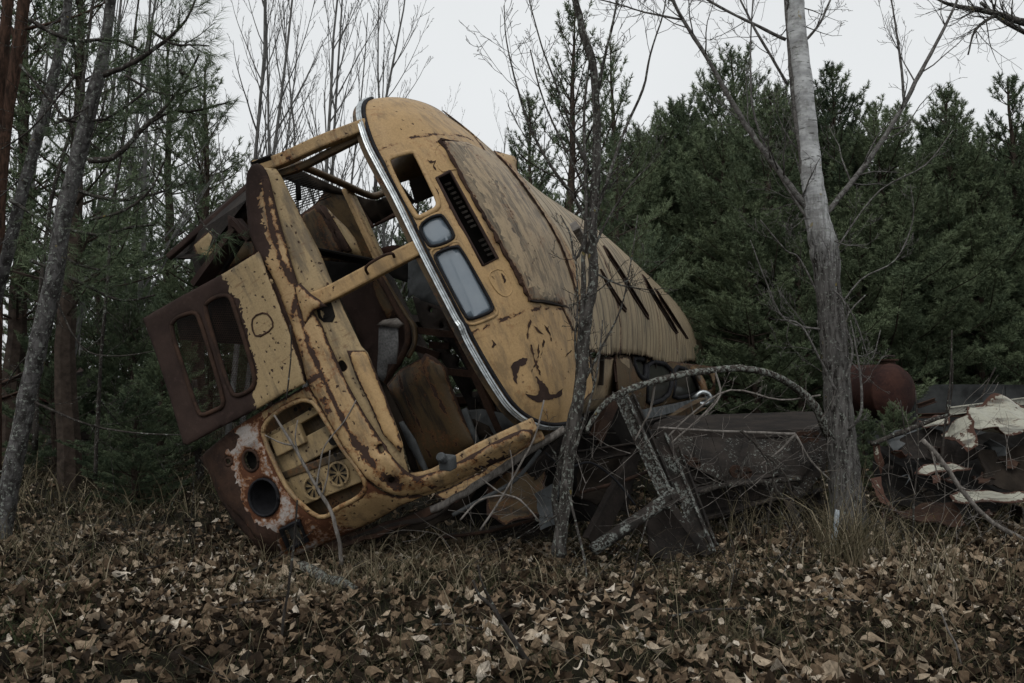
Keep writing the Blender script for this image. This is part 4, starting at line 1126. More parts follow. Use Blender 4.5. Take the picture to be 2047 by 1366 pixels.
# ---- grass
M['grass'] = m_ramp_attr('dry_grass', [(0, (.018, .026, .010)), (.3, (.032, .038, .016)), (.5, (.062, .054, .032)), (.75, (.13, .108, .068)), (1, (.28, .24, .17))], .8, .1, mottle=False)
def blades(x, y, h, w, rng, lean=.5, val=None, seg=4, droop=1.0):
    N = len(x); z = gz(x, y) - .01
    az = rng.uniform(0, 2 * np.pi, N); l = np.abs(rng.normal(0, lean, N)); dr = rng.uniform(.2, 1.3, N) * droop
    pts = []
    for i in range(seg + 1):
        t = i / seg
        ang = l + dr * t * t
        pts.append(np.stack([np.sin(ang) * t, np.cos(ang) * t], 1) * h[:, None])
    pts = np.stack(pts, 1)                        # N,seg+1,(out,up)
    dx, dy = np.cos(az), np.sin(az)
    C = np.stack([x[:, None] + pts[..., 0] * dx[:, None], y[:, None] + pts[..., 0] * dy[:, None], z[:, None] + pts[..., 1]], -1)
    wa = rng.uniform(0, 2 * np.pi, N); side = np.stack([np.cos(wa), np.sin(wa), np.zeros(N)], 1)
    T = []
    for i in range(seg):
        w0 = w * (1 - i / seg) ** .6; w1 = w * (1 - (i + 1) / seg) ** .6
        a = C[:, i] - side * w0[:, None]; b = C[:, i] + side * w0[:, None]; c_ = C[:, i + 1] + side * w1[:, None]; d = C[:, i + 1] - side * w1[:, None]
        T.append(np.stack([a, b, c_], 1)); 
        if i < seg - 1: T.append(np.stack([a, c_, d], 1))
    T = np.stack(T, 1)
    v = val if val is not None else rng.beta(1.6, 1.6, N)
    return T.reshape(-1, 3, 3), np.repeat(v, T.shape[1])
def scatter(n, x0, x1, y0, y1, thr=0.0):
    x = rng.uniform(x0, x1, n * 3); y = rng.uniform(y0, y1, n * 3)
    f = np.sin(x * 2.1 + 3 * np.sin(y * .7)) * np.sin(y * 2.6 + 2 * np.sin(x * .9)) + rng.normal(0, .35, n * 3)
    k = f > thr; return x[k][:n], y[k][:n]
TT = []; VV = []
def addb(x, y, h0, h1, w, lean=.5, val=None, droop=1.0, seg=4):
    h = rng.uniform(h0, h1, len(x)); t, v = blades(x, y, h, np.full(len(x), w) * rng.uniform(.6, 1.3, len(x)), rng, lean, val, seg, droop); TT.append(t); VV.append(v)
x, y = scatter(22000, -4, 4.6, 2.5, 6.2, -.1); addb(x, y, .05, .24, .0015, .95, np.clip(rng.normal(.38, .22, len(x)), 0, 1))
x, y = scatter(9000, -9, 9, 5.8, 12, 0); addb(x, y, .1, .38, .004, .5, np.clip(rng.normal(.55, .2, len(x)), 0, 1))
x, y = scatter(6000, -12, -1.2, 7, 20, -.2); addb(x, y, .2, .6, .007, .4, np.clip(rng.normal(.6, .15, len(x)), 0, 1))
x, y = scatter(2000, 1.2, 6, 4.9, 7.5, -.2); addb(x, y, .12, .4, .0035, .6, np.clip(rng.normal(.62, .2, len(x)), 0, 1))
x, y = scatter(1200, -3.8, .5, 4.3, 5.3, -.2); addb(x, y, .12, .38, .003, .6, np.clip(rng.normal(.7, .18, len(x)), 0, 1))
x, y = scatter(260, -3.6, 4.2, 2.6, 5.4, -.6); addb(x, y, .3, .6, .0017, 1.1, np.clip(rng.normal(.82, .12, len(x)), 0, 1), 1.3, 7)
def tuft(u, v, n, h0, h1, w=.003, r=.1, lean=.25, vm=.7, droop=.8):
    p = gpt(u, v); x = p[0] + rng.normal(0, r, n); y = p[1] + rng.normal(0, r, n); addb(x, y, h0, h1, w, lean, np.clip(rng.normal(vm, .15, n), 0, 1), droop)
for u, v, n, h0, h1, r in [(1690, 1130, 150, .35, .75, .09), (1640, 1100, 50, .3, .7, .08), (1740, 1110, 90, .3, .55, .14), (1480, 1085, 30, .3, .7, .10), (1560, 1090, 20, .3, .55, .08), (1830, 1180, 60, .25, .5, .15), (1950, 1190, 90, .25, .5, .2), (960, 1110, 50, .2, .45, .12), (850, 1110, 60, .15, .4, .15), (700, 1120, 60, .15, .35, .15), (560, 1130, 70, .15, .35, .15), (100, 1090, 60, .2, .45, .14), (230, 1060, 50, .2, .4, .16), (330, 1120, 40, .15, .4, .12)]:
    tuft(u, v, n, h0, h1, r=r)
for u, v, n in [(1460, 1290, 160), (1880, 1330, 110), (350, 1290, 60), (820, 1340, 60), (1240, 1320, 70), (1330, 1190, 40), (1620, 1280, 50)]:
    tuft(u, v, n, .12, .34, w=.0022, r=.13, lean=.9, vm=.62, droop=1.4)
for u, v, n in [(15, 1300, 120), (40, 1190, 60)]:
    tuft(u, v, n, .15, .35, w=.003, r=.15, lean=.6, vm=.15, droop=1.2)
mb = MB(); mb.tris(np.concatenate(TT)); o = mb.build('dry_grass', [M['grass']], attr={'v': ('FACE', np.concatenate(VV))})
tag(o, 'dry straw coloured grass growing through the leaves', 'grass', kind='stuff')

# small forest debris: fine dead stems among the grass
mb = MB(); r2 = np.random.default_rng(5)
def twig_ribbon(p, d, L, r, segs=4):
    pts = [p]; dd = d / np.linalg.norm(d)
    for i in range(segs):
        dd = dd + r2.normal(0, .18, 3); dd /= np.linalg.norm(dd); pts.append(pts[-1] + dd * L / segs)
    mb.tube(pts, list(np.linspace(r, r * .4, len(pts))), 3)
for i in range(760):
    if i >= 420: x, y = (r2.uniform(1.2, 6), r2.uniform(4.6, 8.5)) if i < 640 else (r2.uniform(-3, 1.5), r2.uniform(4.7, 6.2))
    elif i < 260: x, y = r2.uniform(-9, -.8), r2.uniform(6, 14)
    elif i < 360: x, y = r2.uniform(1.0, 6), r2.uniform(4.6, 8)
    else: x, y = r2.uniform(-3.5, 4), r2.uniform(2.8, 5.2)
    L = r2.uniform(.3, 1.1) if i < 360 or i >= 420 else r2.uniform(.2, .5)
    up = r2.uniform(.05, 1.2) if i < 360 else r2.uniform(-.02, .3)
    twig_ribbon(np.array([x, y, float(gz(x, y))]), np.array([r2.normal(), r2.normal() * .5, up]), L, r2.uniform(.002, .0045))
o = mb.build('undergrowth_twigs', [M['barkdark']]); tag(o, 'dead brown stems and fine twigs of the undergrowth', 'undergrowth', kind='stuff')

# ================================================================ TREES
def unit(v): return v / (np.linalg.norm(v) + 1e-12)
def needles(P0, D, L, n, ln, w, rng, spread=(25, 65)):
    """P0 (S,3) shoot starts, D (S,3) unit directions, L (S,) lengths -> one thin triangle per needle"""
    S = len(P0); P0 = np.asarray(P0); D = np.asarray(D); L = np.asarray(L)
    t = rng.uniform(.05, 1, (S, n)); az = rng.uniform(0, 2 * np.pi, (S, n)); an = np.radians(rng.uniform(spread[0], spread[1], (S, n))) * (1.15 - .6 * t)
    ref = np.where(np.abs(D[:, 2:3]) > .9, np.array([[1., 0, 0]]), np.array([[0, 0, 1.]]))
    A = np.cross(D, ref); A /= np.linalg.norm(A, axis=1)[:, None]; B = np.cross(D, A)
    base = P0[:, None] + D[:, None] * (t * L[:, None])[..., None]
    rad_ = A[:, None] * np.cos(az)[..., None] + B[:, None] * np.sin(az)[..., None]
    dr = D[:, None] * np.cos(an)[..., None] + rad_ * np.sin(an)[..., None]
    l = ln * rng.uniform(.7, 1.15, (S, n))[..., None]
    tip = base + dr * l; tip[..., 2] -= .12 * l[..., 0] * rng.uniform(0, 1, (S, n))
    sd = np.cross(dr, rng.normal(0, 1, dr.shape)); sd /= np.linalg.norm(sd, axis=-1)[..., None] + 1e-9
    return np.stack([base - sd * w, base + sd * w, tip], 2).reshape(-1, 3, 3)

def pine_meshes(H, R_, rng, hb=.12, dens=1.0, ln=.09, w=.0075, nn=24, bare=.3, shoot=.13, tstep=.085):
    """returns (trunk MB, crown triangles); origin at the foot"""
    mb = MB(); sp, sd, sl = [], [], []
    tp = [np.array([0, 0, 0.])]; k = 12
    for i in range(1, k + 1): tp.append(np.array([rng.normal(0, .03) + tp[-1][0], rng.normal(0, .03) + tp[-1][1], H * i / k]))
    mb.tube(tp, [max(.012, .016 * H * (1 - i / k) ** .9 + .012) for i in range(k + 1)], 7)
    z = H * hb; a0 = 0
    while z < H - .15:
        f = (z / H); prof = max(.02, 1 - f ** 2.1) ** .85 * min(1, .55 + f * 2.2) * (1 + .18 * math.sin(f * 17 + a0))
        nb = int(rng.integers(4, 7))
        a0 += rng.uniform(.3, 1.2)
        for b in range(nb):
            if rng.uniform() > dens: continue
            L = R_ * prof * rng.uniform(.5, 1.2) + .2
            az = a0 + 2 * np.pi * b / nb + rng.normal(0, .25); el = rad(-5 + 55 * f + rng.normal(0, 9))
            d = np.array([math.cos(az) * math.cos(el), math.sin(az) * math.cos(el), math.sin(el)])
            c = np.array([np.interp(z, [p[2] for p in tp], [p[j] for p in tp]) for j in range(3)])
            pts = [c]; ns = 6
            for s in range(ns):
                d = unit(d + np.array([0, 0, .10 + .05 * s]) * .6 + rng.normal(0, .07, 3)); pts.append(pts[-1] + d * L / ns)
            mb.tube(pts, list(np.linspace(.006 * H * .35 * prof + .007, .004, ns + 1)), 4)
            pts = np.array(pts)
            nt = max(5, int(L / tstep))
            for s in range(nt):
                t = bare + (1 - bare) * (s + rng.uniform(0, 1)) / nt
                q = t * ns; i = min(int(q), ns - 1); base = pts[i] + (pts[i + 1] - pts[i]) * (q - i); dd = unit(pts[i + 1] - pts[i])
                side = unit(np.cross(dd, [0, 0, 1])) * (1 if s % 2 else -1)
                tw = L * .38 * (1.15 - t) + .12
                dt = unit(dd * .75 + side * .8 + np.array([0, 0, .25]) + rng.normal(0, .22, 3))
                for m in range(max(1, int(tw / .17))):
                    pp = base + dt * (m * .15); sp.append(pp); sd.append(unit(dt * .7 + np.array([0, 0, .55 + .15 * m]) + rng.normal(0, .22, 3))); sl.append(shoot * rng.uniform(.7, 1.2))
                if tw > .35:
                    for sg in (-1, 1):
                        sp.append(base + dt * tw * .5); sd.append(unit(dt + sg * unit(np.cross(dt, [0, 0, 1])) * .8 + rng.normal(0, .15, 3) + [0, 0, .7])); sl.append(shoot)
            sp.append(pts[-1] - d * .05); sd.append(unit(d + [0, 0, .4])); sl.append(shoot * 1.2)
        z += rng.uniform(.26, .42) * (1.0 - .25 * f)
    for _ in range(4):
        sp.append(tp[-1] - np.array([0, 0, .12])); sd.append(unit(np.array([rng.normal(0, .25), rng.normal(0, .25), 1]))); sl.append(shoot * 1.4)
    return mb, needles(np.array(sp), np.array(sd), np.array(sl), nn, ln, w, rng, (25, 75))

R3 = np.random.default_rng(21)
def make_pine(H, R_, **k):
    tr, cr = pine_meshes(H, R_, R3, **k)
    t = empty('pine_tree')
    tr.build('trunk', [M['barkpinefar']], t)
    cb = MB(); cb.tris(cr); cb.build('crown', [M['needlefar']], t)
    return t
protos = [make_pine(8, 2.2, hb=.05), make_pine(8, 1.9, hb=.06), make_pine(8, 2.5, hb=.05), make_pine(8, 1.5, dens=.85, hb=.15, tstep=.11), make_pine(8, 2.3, hb=.05)]
sparse = [make_pine(8, 1.8, dens=.72, hb=.28, nn=16, tstep=.12, bare=.3), make_pine(8, 1.6, dens=.7, hb=.3, nn=15, tstep=.12, bare=.3)]
used = set()
def place_pine(proto, u, vtop, d, label, group, rz=None, sx=1.0, ztop=None, foot=None):
    if 1250 < u < 1500 and d < 17: d = d + 5.5
    if u >= 1500 and 10 < d < 13.5: d = d + 2.2
    p = P(u, vtop, d); zf = float(gz(p[0], p[1])) - .05
    H = (p[2] - zf) / 8.0
    if proto in used: o = copy_tree(proto)
    else: o = proto; used.add(proto)
    o.location = (p[0], p[1], zf); o.scale = (H * sx if H < 1 else (H ** .5) * sx, H * sx if H < 1 else (H ** .5) * sx, H)
    o.rotation_euler = (0, 0, R3.uniform(0, 6.28) if rz is None else rz)
    tag(o, label, 'pine tree', group)
    return o
rp = lambda: protos[int(R3.integers(len(protos)))]
GR = 'pines in the dense stand behind the bus'
# sparse pines just behind the roof, seen against the sky
place_pine(sparse[0], 1140, 25, 11.5, 'thin open pine rising against the sky beside the forked sapling trunk', 'open pines behind the bus roof')
place_pine(sparse[1], 1228, 95, 13, 'second thin pine, right of the sapling trunk above the bus roof', 'open pines behind the bus roof')
place_pine(protos[3], 1052, 200, 15, 'bushy pine peeping over the middle of the bus roof', 'open pines behind the bus roof')
row1 = [(1335, 215, 15, 'pine behind the bus roof, left end of the dense stand'), (1445, 120, 15.5, 'tall full pine left of the big pale poplar'), (1545, 190, 15, 'pine directly left of the poplar trunk'),
        (1662, 150, 15.5, 'dense rounded pine directly right of the poplar trunk'), (1765, 205, 14.5, 'pine with a bare upright leader in the gap right of the poplar'), (1893, 182, 15, 'pointed pine standing clear against the sky on the right'), (2005, 165, 15, 'tall pine at the right edge of the picture')]
for u, v, d, l in row1: place_pine(rp(), u, v, d, l, GR, sx=1.15)
for u, v, d, l in [(1290, 480, 12, 'low bushy pine just behind the bus roof'), (1390, 440, 12, 'young pine behind the rear of the bus'), (1500, 400, 12.0, 'young light green pine between the bus and the poplar'), (1700, 400, 12.0, 'young pine behind the poplar trunk'), (1820, 360, 12.3, 'young pine over the rusty tank'), (1935, 330, 12.4, 'young pine right of the rusty tank'), (2060, 340, 12.3, 'young pine cut by the right edge'), (1600, 480, 11.6, 'short pine tucked behind the poplar'), (1450, 560, 11, 'short pine just right of the bus roof end')]:
    place_pine(rp(), u, v, d, l, GR, sx=1.25)
ORD = 'first second third fourth fifth sixth seventh eighth ninth tenth eleventh twelfth thirteenth fourteenth fifteenth'.split()
ROWN = {19: 'nearest back row', 24: 'middle back row', 30: 'farthest back row'}
for d, us, vt in [(19, range(1270, 2110, 75), 240), (24, range(1240, 2110, 90), 280), (30, range(1000, 2150, 95), 330)]:
    for iu, u in enumerate(us):
        vv = vt + R3.uniform(-30, 60)
        place_pine(rp(), u + R3.uniform(-15, 15), vv, d * R3.uniform(.95, 1.07), f'dark pine in the {ROWN[d]} of the stand, {ORD[iu]} from the left', GR + ', back rows', sx=1.2)
# left side, loose pines with sky between them
for u, v, d, l in [(402, 260, 17, 'loose pine left of the bus front, beside the bare grey trunks'), (275, 360, 20, 'loose pine in the gap left of the bus'), (510, 330, 24, 'small pine behind the windscreen corner'), (210, 430, 13, 'young pine behind the leaning grey trunks')]:
    place_pine(R3.choice([protos[3], sparse[0], protos[1]]), u, v, d, l, 'loose pines left of the bus', sx=1.1)
for iu, (u, v, d) in enumerate(sorted([(330, 560, 13), (250, 590, 11), (80, 560, 12), (430, 520, 18), (160, 560, 20), (350, 520, 26), (60, 520, 24), (450, 500, 30), (240, 520, 30), (560, 400, 34), (660, 420, 34), (760, 380, 36), (840, 350, 36), (930, 320, 34), (600, 520, 16), (700, 500, 17), (800, 470, 18), (880, 450, 19), (960, 450, 20), (1060, 380, 22), (540, 560, 15)])):
    place_pine(rp(), u, v, d, f'low dark thicket pine seen behind the bus front, {ORD[iu - 15]} from the left' if iu > 14 else f'low dark thicket pine in the left background, {ORD[iu]} from the left edge', 'thicket pines in the left background', sx=1.2)
for k_, u, v, dd, l in [(0, 345, 90, 15, 'open pine whose crown stands between the leaning trunks and the bus'), (1, 175, -160, 9.5, 'open pine standing right behind the largest leaning trunk'), (0, 60, -120, 11, 'open pine between the two grey trunks and the left edge'), (1, 420, 130, 14, 'short open pine just left of the bare trunks')]:
    place_pine(sparse[k_], u, v, dd, l, 'open pines at the left', sx=1.15)
for u, v, dd, l in [(265, 600, 10.5, 'bushy dark pine directly left of the open hatch'), (120, 590, 10, 'bushy dark pine behind the foot of the leaning trunks')]:
    place_pine(rp(), u, v, dd, l, 'bushy pines left of the hatch', sx=1.1)
# small pine shoots by the tank
for u, v, d, l in [(1790, 805, 9.5, 'tiny pine seedling in front of the rusty tank'), (1725, 820, 9.5, 'tiny pine seedling left of the tank, beside the poplar'), (270, 760, 8, 'small pine sapling left of the open hatch'), (330, 700, 9, 'green pine sapling just left of the brown hatch')]:
    place_pine(protos[0], u, v, d, l, 'pine seedlings', sx=1.6)

# ---- bare broadleaf trees
def grow(mb, p, d, L, r, lvl, rng, up=.12, wob=.09, kids=(5, 7, 5), ang=(35, 55), ratio=.5, segl=7, rmin=.0022, tw=None):
    d = unit(d); pts = [p]; rr = [r]; n = segl
    for i in range(n):
        d = unit(d + rng.normal(0, wob, 3) + np.array([0, 0, up])); pts.append(pts[-1] + d * L / n); rr.append(max(rmin, r * (1 - .8 * (i + 1) / n)))
    (mb if (tw is None or lvl == 0) else tw).tube(pts, rr, 6 if r > .02 else (4 if r > .006 else 3))
    if lvl >= len(kids): return
    for k in range(kids[lvl]):
        t = .22 + .75 * (k + rng.uniform(0, 1)) / kids[lvl]; q = t * n; i = min(int(q), n - 1)
        b = pts[i] + (pts[i + 1] - pts[i]) * (q - i); dd = unit(pts[i + 1] - pts[i]); a = rad(rng.uniform(*ang))
        s = unit(np.cross(dd, rng.normal(0, 1, 3)))
        grow(mb, b, dd * math.cos(a) + s * math.sin(a), L * ratio * rng.uniform(.6, 1.2) * (1.15 - t * .6), max(rmin, rr[i] * .5), lvl + 1, rng, up, wob * 1.3, kids, ang, ratio * .95, max(4, segl - 2), rmin, tw)

def bare_proto(seed, H=9, r=.05, kids=(19, 6, 4), rmin=.0032, ang=(22, 42), ratio=.27):
    rng_ = np.random.default_rng(seed); t = empty('bare_tree'); mb = MB(); tw = MB()
    grow(mb, np.zeros(3), np.array([rng_.normal(0, .04), rng_.normal(0, .04), 1]), H, r, 0, rng_, up=.10, wob=.03, kids=kids, ang=ang, ratio=ratio, segl=10, rmin=rmin, tw=tw)
    mb.build('trunk', [M['barkfar']], t); tw.build('branches', [M['barkfar']], t)
    return t
bp = [bare_proto(s) for s in (1, 2, 3, 4)]
bused = set()
def place_bare(k, u, d, h, lean, label, group, tall=1.0, vfoot=None):
    p = P(u, 800, d); o = bp[k]
    if k in bused: o = copy_tree(o)
    bused.add(k)
    o.location = (p[0], p[1], float(gz(p[0], p[1])) - .05); o.scale = (tall, tall, h / 9)
    o.rotation_euler = (0, rad(lean), R3.uniform(0, 6.28)); o.rotation_mode = 'XYZ'
    m = Matrix.Rotation(rad(lean), 3, 'Y') @ Matrix.Rotation(R3.uniform(0, 6.28), 3, 'Z')
    o.rotation_euler = m.to_euler()
    tag(o, label, 'bare tree', group)
GB = 'bare trees behind the bus front'
for k, u, d, h, lean, l in [(0, 452, 13, 9.5, 6, 'leafless tree behind the bus front, leftmost of the pale slender trunks'), (1, 478, 14, 10.5, 9, 'leafless tree leaning right, second of the pale trunks behind the bus front'),
        (2, 590, 13, 8.5, 3, 'leafless tree over the upper windscreen pillar'), (3, 640, 15, 10, 2, 'fine twigged leafless tree seen through the top windscreen opening'), (0, 700, 14, 9, 4, 'leafless tree left of the chrome trim top'),
        (1, 560, 17, 10.5, 0, 'leafless tree far behind the windscreen corner'), (2, 760, 17, 9.8, -2, 'leafless tree touching the top of the bus cap'), (3, 520, 19, 10, 3, 'distant leafless tree between the pale trunks'), (0, 620, 20, 11, -2, 'distant leafless tree in the twiggy mass above the bus'), (2, 690, 21, 11, 5, 'distant leafless tree behind the upper windscreen opening')]:
    place_bare(k, u, d, h, lean, l, GB)
for iu, (k, u, d, h, lean) in enumerate([(0, 890, 30, 11.5, 1), (1, 960, 28, 10.5, 3), (2, 930, 32, 10, -3), (3, 800, 30, 11, 0)]):
    place_bare(k, u, d, h, lean, 'faint distant leafless tree beyond the dome, ' + ['just right of its top', 'nearest the open pines', 'between the other two right ones', 'directly over its top'][iu], 'faint leafless trees beyond the dome')
for iu, (k, u, d, h, lean) in enumerate([(1, 200, 14, 9, 2), (2, 90, 12, 9, 4), (3, 300, 18, 9, -2), (0, 20, 13, 9, 5), (1, 150, 18, 10, 0), (2, 350, 22, 10, 3), (3, 250, 12, 8, 4)]):
    place_bare(k, u, d, h, lean, 'slender leafless tree at the left, ' + ['right behind the largest leaning trunk', 'between the two grey trunks', 'under the drooping pine boughs', 'at the very edge beside the reddish trunk', 'farther back behind the largest trunk', 'nearest the open hatch', 'nearer one below the pine boughs'][iu], 'leafless trees among the left pines')


for k, (x, y, rz) in enumerate([(-.9, -3.6, .3), (.1, -6.5, 2.2)]):
    o = copy_tree(bp[k + 1]); o.location = (x, y, 0); o.scale = (1.3, 1.3, 1.0); o.rotation_euler = (0, .15, rz)
    tag(o, ['leafless tree mirrored in the long destination window of the bus', 'leafless tree mirrored in the small square window of the bus'][k], 'bare tree', 'leafless trees mirrored in the panes')
# ---- near trunks, drawn branch by branch
R4 = np.random.default_rng(77)
RS = 1.0
def trace(mb, pts, d, n=8, k=4, rough=.04):
    """pts: (u, v, radius in photograph pixels[, depth])"""
    q = [np.array([*P(a[0], a[1], a[3] if len(a) > 3 else d), RS * a[2] * mpp(a[3] if len(a) > 3 else d)]) for a in pts]
    q = catmull(q, k)
    c = [p[:3] + R4.normal(0, .10, 3) * p[3] * (.2 if n > 9 else 1) for p in q]; r = [max(.0012, p[3] * (1 + R4.normal(0, .012 if n > 9 else .05))) for p in q]
    mb.tube(c, r, n, rough=rough, rng=R4)
    return c, r
def twigs(mb, c, r, n, L, rng, t0=.15, ang=(30, 60), lv=2, up=.1, rm=.0016):
    for i in range(n):
        k = int((t0 + (1 - t0) * rng.uniform()) * (len(c) - 2)); d = unit(c[k + 1] - c[k]); a = rad(rng.uniform(*ang)); s = unit(np.cross(d, rng.normal(0, 1, 3)))
        grow(mb, c[k], d * math.cos(a) + s * math.sin(a), L * rng.uniform(.4, 1.2), max(rm, min(r[k] * .4, .008)), 3 - lv, rng, up, .14, (0, 4, 3)[0:3] if lv == 2 else (0, 0, 3), (30, 60), .5, 5, rm)
def near_tree(name, label, cat, bark, stems, group=None):
    t = empty(name, label=label, cat=cat, group=group)
    return t

# left: big leaning aspen and its neighbours
def foot_tree(name, label, cat, mat, main, d, branches=(), tw=(6, .5), group=None, n=12, nk=5, rough=.035, rs=.66, bmat=None):
    global RS
    RS = rs; mb = MB(); c, r = trace(mb, main, d, n, nk, rough)
    org = np.array(c[-1]); org[2] = float(gz(org[0], org[1]))
    t = empty(name, tuple(org), label, cat, group)
    few = len(branches) + tw[0] < 9
    br = mb if few else MB()
    if tw[0]: twigs(br, c, r, tw[0], tw[1], R4, t0=0)
    for b in branches:
        bc, brr = trace(br, b[0], d, 7, 4)
        if len(b) > 1 and b[1]: twigs(br, bc, brr, b[1], b[2] if len(b) > 2 else .5, R4)
    RS = 1.0
    mb.build('trunk', [M[mat]], t, smooth=True, origin=org)
    if not few: br.build('branches', [M[bmat or mat]], t, smooth=True, origin=org)
    return t
foot_tree('aspen_tree', 'thick pale grey trunk leaning across the left foreground, largest of the left trunks', 'tree', 'barkgrey',
    [(226, -30, 17), (214, 60, 18), (203, 130, 21), (178, 225, 25), (150, 340, 28), (125, 440, 28), (108, 560, 30), (84, 660, 31), (62, 760, 30), (42, 860, 30), (18, 980, 32), (-4, 1100, 38)], 5.6,
    [([(150, 150, 5), (120, 190, 4), (60, 260, 3), (0, 300, 2)], 5, .4), ([(95, 560, 4), (160, 690, 3), (230, 712, 2.4), (320, 700, 1.5)], 6, .4), ([(60, 800, 5), (180, 850, 3.5), (300, 868, 3), (420, 868, 2)], 8, .5), ([(150, 330, 4), (190, 260, 3), (215, 180, 2)], 4, .3)], (6, .6), 'grey trunks at the left', rs=.56, bmat='barkdark')
foot_tree('aspen_tree', 'second grey trunk at the left, slimmer and steeply leaning behind the largest one', 'tree', 'barkgrey',
    [(140, -30, 14), (130, 50, 15), (112, 130, 16), (88, 230, 19), (62, 320, 19), (38, 410, 20), (12, 520, 21), (-20, 640, 22), (-50, 780, 24), (-80, 1010, 28)], 6.2,
    [([(60, 330, 4), (100, 240, 3), (130, 140, 2), (180, 60, 1.5)], 5, .4)], (5, .6), 'grey trunks at the left', rs=.56, bmat='barkdark')
foot_tree('pine_tree', 'reddish pine trunk at the far left edge of the picture', 'pine tree', 'barkpine',
    [(50, -30, 16), (44, 40, 17), (32, 120, 18), (15, 220, 18), (3, 330, 19), (-5, 450, 20), (-12, 700, 22), (-15, 960, 25)], 8,
    [([(40, 60, 6), (90, 50, 4), (160, 30, 3), (220, 0, 2)], 4, .5), ([(35, 90, 6), (15, 40, 5), (5, 0, 4)], 2, .5)], (4, .6))
for m_, l in [([(190, -20, 4), (178, 60, 5), (160, 200, 5), (120, 330, 6), (100, 420, 6), (80, 600, 7), (70, 900, 9)], 'thin dark stem between the two grey trunks'),
              ([(280, -20, 3), (262, 120, 4), (250, 260, 4), (225, 420, 5), (215, 560, 5), (200, 750, 6), (190, 960, 7)], 'thin dark stem right of the largest left trunk')]:
    foot_tree('young_tree', l, 'young tree', 'barkdark', m_, 7.5, (), (12, .6), 'thin dark stems at the left', n=6)

# pine boughs hanging in from the left, long needles close to the camera
def bough(mb, crown, pts, d, rng, step=14, tl=.30, dep=.25):
    c, r = trace(mb, pts, d, 6, 6)
    L = sum(np.linalg.norm(c[i + 1] - c[i]) for i in range(len(c) - 1)); n = int(L / .055)
    for s in range(n):
        t = .18 + .82 * (s + rng.uniform(0, 1)) / n; k = min(int(t * (len(c) - 1)), len(c) - 2); dd = unit(c[k + 1] - c[k]); side = unit(np.cross(dd, rng.normal(0, 1, 3)))
        q = unit(dd * .8 + side * .8 + rng.normal(0, .15, 3)); l = tl * rng.uniform(.5, 1.15) * (1.25 - t)
        e = c[k] + q * l
        if l > .1:
            mb.tube([c[k], c[k] + q * l * .5 + [0, 0, -.01], e], [.0035, .0028, .002], 4)
            for m in range(2):
                q2 = unit(q + unit(np.cross(q, rng.normal(0, 1, 3))) * .8); b = c[k] + q * l * rng.uniform(.4, .9)
                crown[0].append(b); crown[1].append(q2); crown[2].append(l * .5 + .04)
        crown[0].append(c[k] + q * l * .25); crown[1].append(q); crown[2].append(max(l * .9, .08))
    crown[0].append(c[-1] - dd * .1); crown[1].append(dd); crown[2].append(.16)
mb = MB(); cw = ([], [], [])
for pts, d in [([(205, 150, 6), (262, 128, 5), (330, 82, 3.5), (372, 40, 2.5), (392, -5, 2)], 4.6), ([(178, 322, 7), (232, 312, 5.5), (285, 258, 4.5), (330, 215, 3.5), (368, 165, 2.6), (398, 110, 2)], 4.8),
               ([(270, 270, 4), (330, 228, 3), (390, 222, 2.5), (455, 205, 1.6)], 4.8), ([(300, 60, 3), (345, 88, 2.6), (385, 90, 2), (418, 92, 1.5)], 4.6), ([(60, 40, 5), (140, 80, 4), (230, 80, 3), (300, 110, 2)], 5.2),
               ([(150, 380, 4), (230, 400, 4), (300, 390, 3), (350, 375, 2), (385, 360, 1.5)], 6.5), ([(140, 460, 4), (200, 470, 3.5), (260, 455, 3), (310, 450, 2)], 6.5), ([(120, 240, 4), (200, 240, 3), (270, 200, 2.4), (340, 140, 2)], 5.6),
               ([(330, 320, 2), (300, 380, 2.5), (250, 420, 3), (180, 440, 3)], 5.0), ([(40, 130, 3), (100, 200, 3), (150, 260, 2), (200, 300, 2)], 5.8), ([(60, 520, 4), (150, 560, 3), (240, 600, 2.5), (310, 590, 2)], 6.2), ([(20, 400, 4), (90, 450, 3), (140, 520, 2.4), (200, 540, 2)], 6),
               ([(400, 440, 2), (415, 460, 2), (425, 472, 1.8), (432, 484, 1.5)], 5.0), ([(250, 150, 3), (300, 180, 2.5), (350, 190, 2), (400, 170, 1.6)], 5.0)]:
    bough(mb, cw, pts, d, R4)
nt = needles(np.array(cw[0]), np.array(cw[1]), np.array(cw[2]), 34, .085, .0014, R4, (28, 70))
org = np.array(P(-60, 1010, 6.0)); org[2] = float(gz(org[0], org[1]))
tb = empty('pine_tree', tuple(org), 'long needled pine boughs reaching in from the left against the sky', 'pine tree')
mb2 = MB(); trace(mb2, [(20, -30, 9, 6), (5, 120, 11, 6), (-20, 300, 13, 6), (-35, 500, 15, 6), (-50, 750, 18, 6), (-60, 1010, 22, 6)], 6, 9)
mb2.build('trunk', [M['barkpine']], tb, smooth=True, origin=org)
mb.build('boughs', [M['barkdark']], tb, smooth=True, origin=org)
cb = MB(); cb.tris(nt); cb.build('needles', [M['needle']], tb, origin=org)
mb = MB()
c = P(365, 145, 4.7); mb.tube([c + [-.02, 0, .012], c, c + [.02, 0, -.012]], [.008, .017, .007], 7); tag(mb.build('pine_cone', [M['barkdark']], smooth=True, origin=c), 'small dark pine cone hanging in the left bough', 'pine cone')

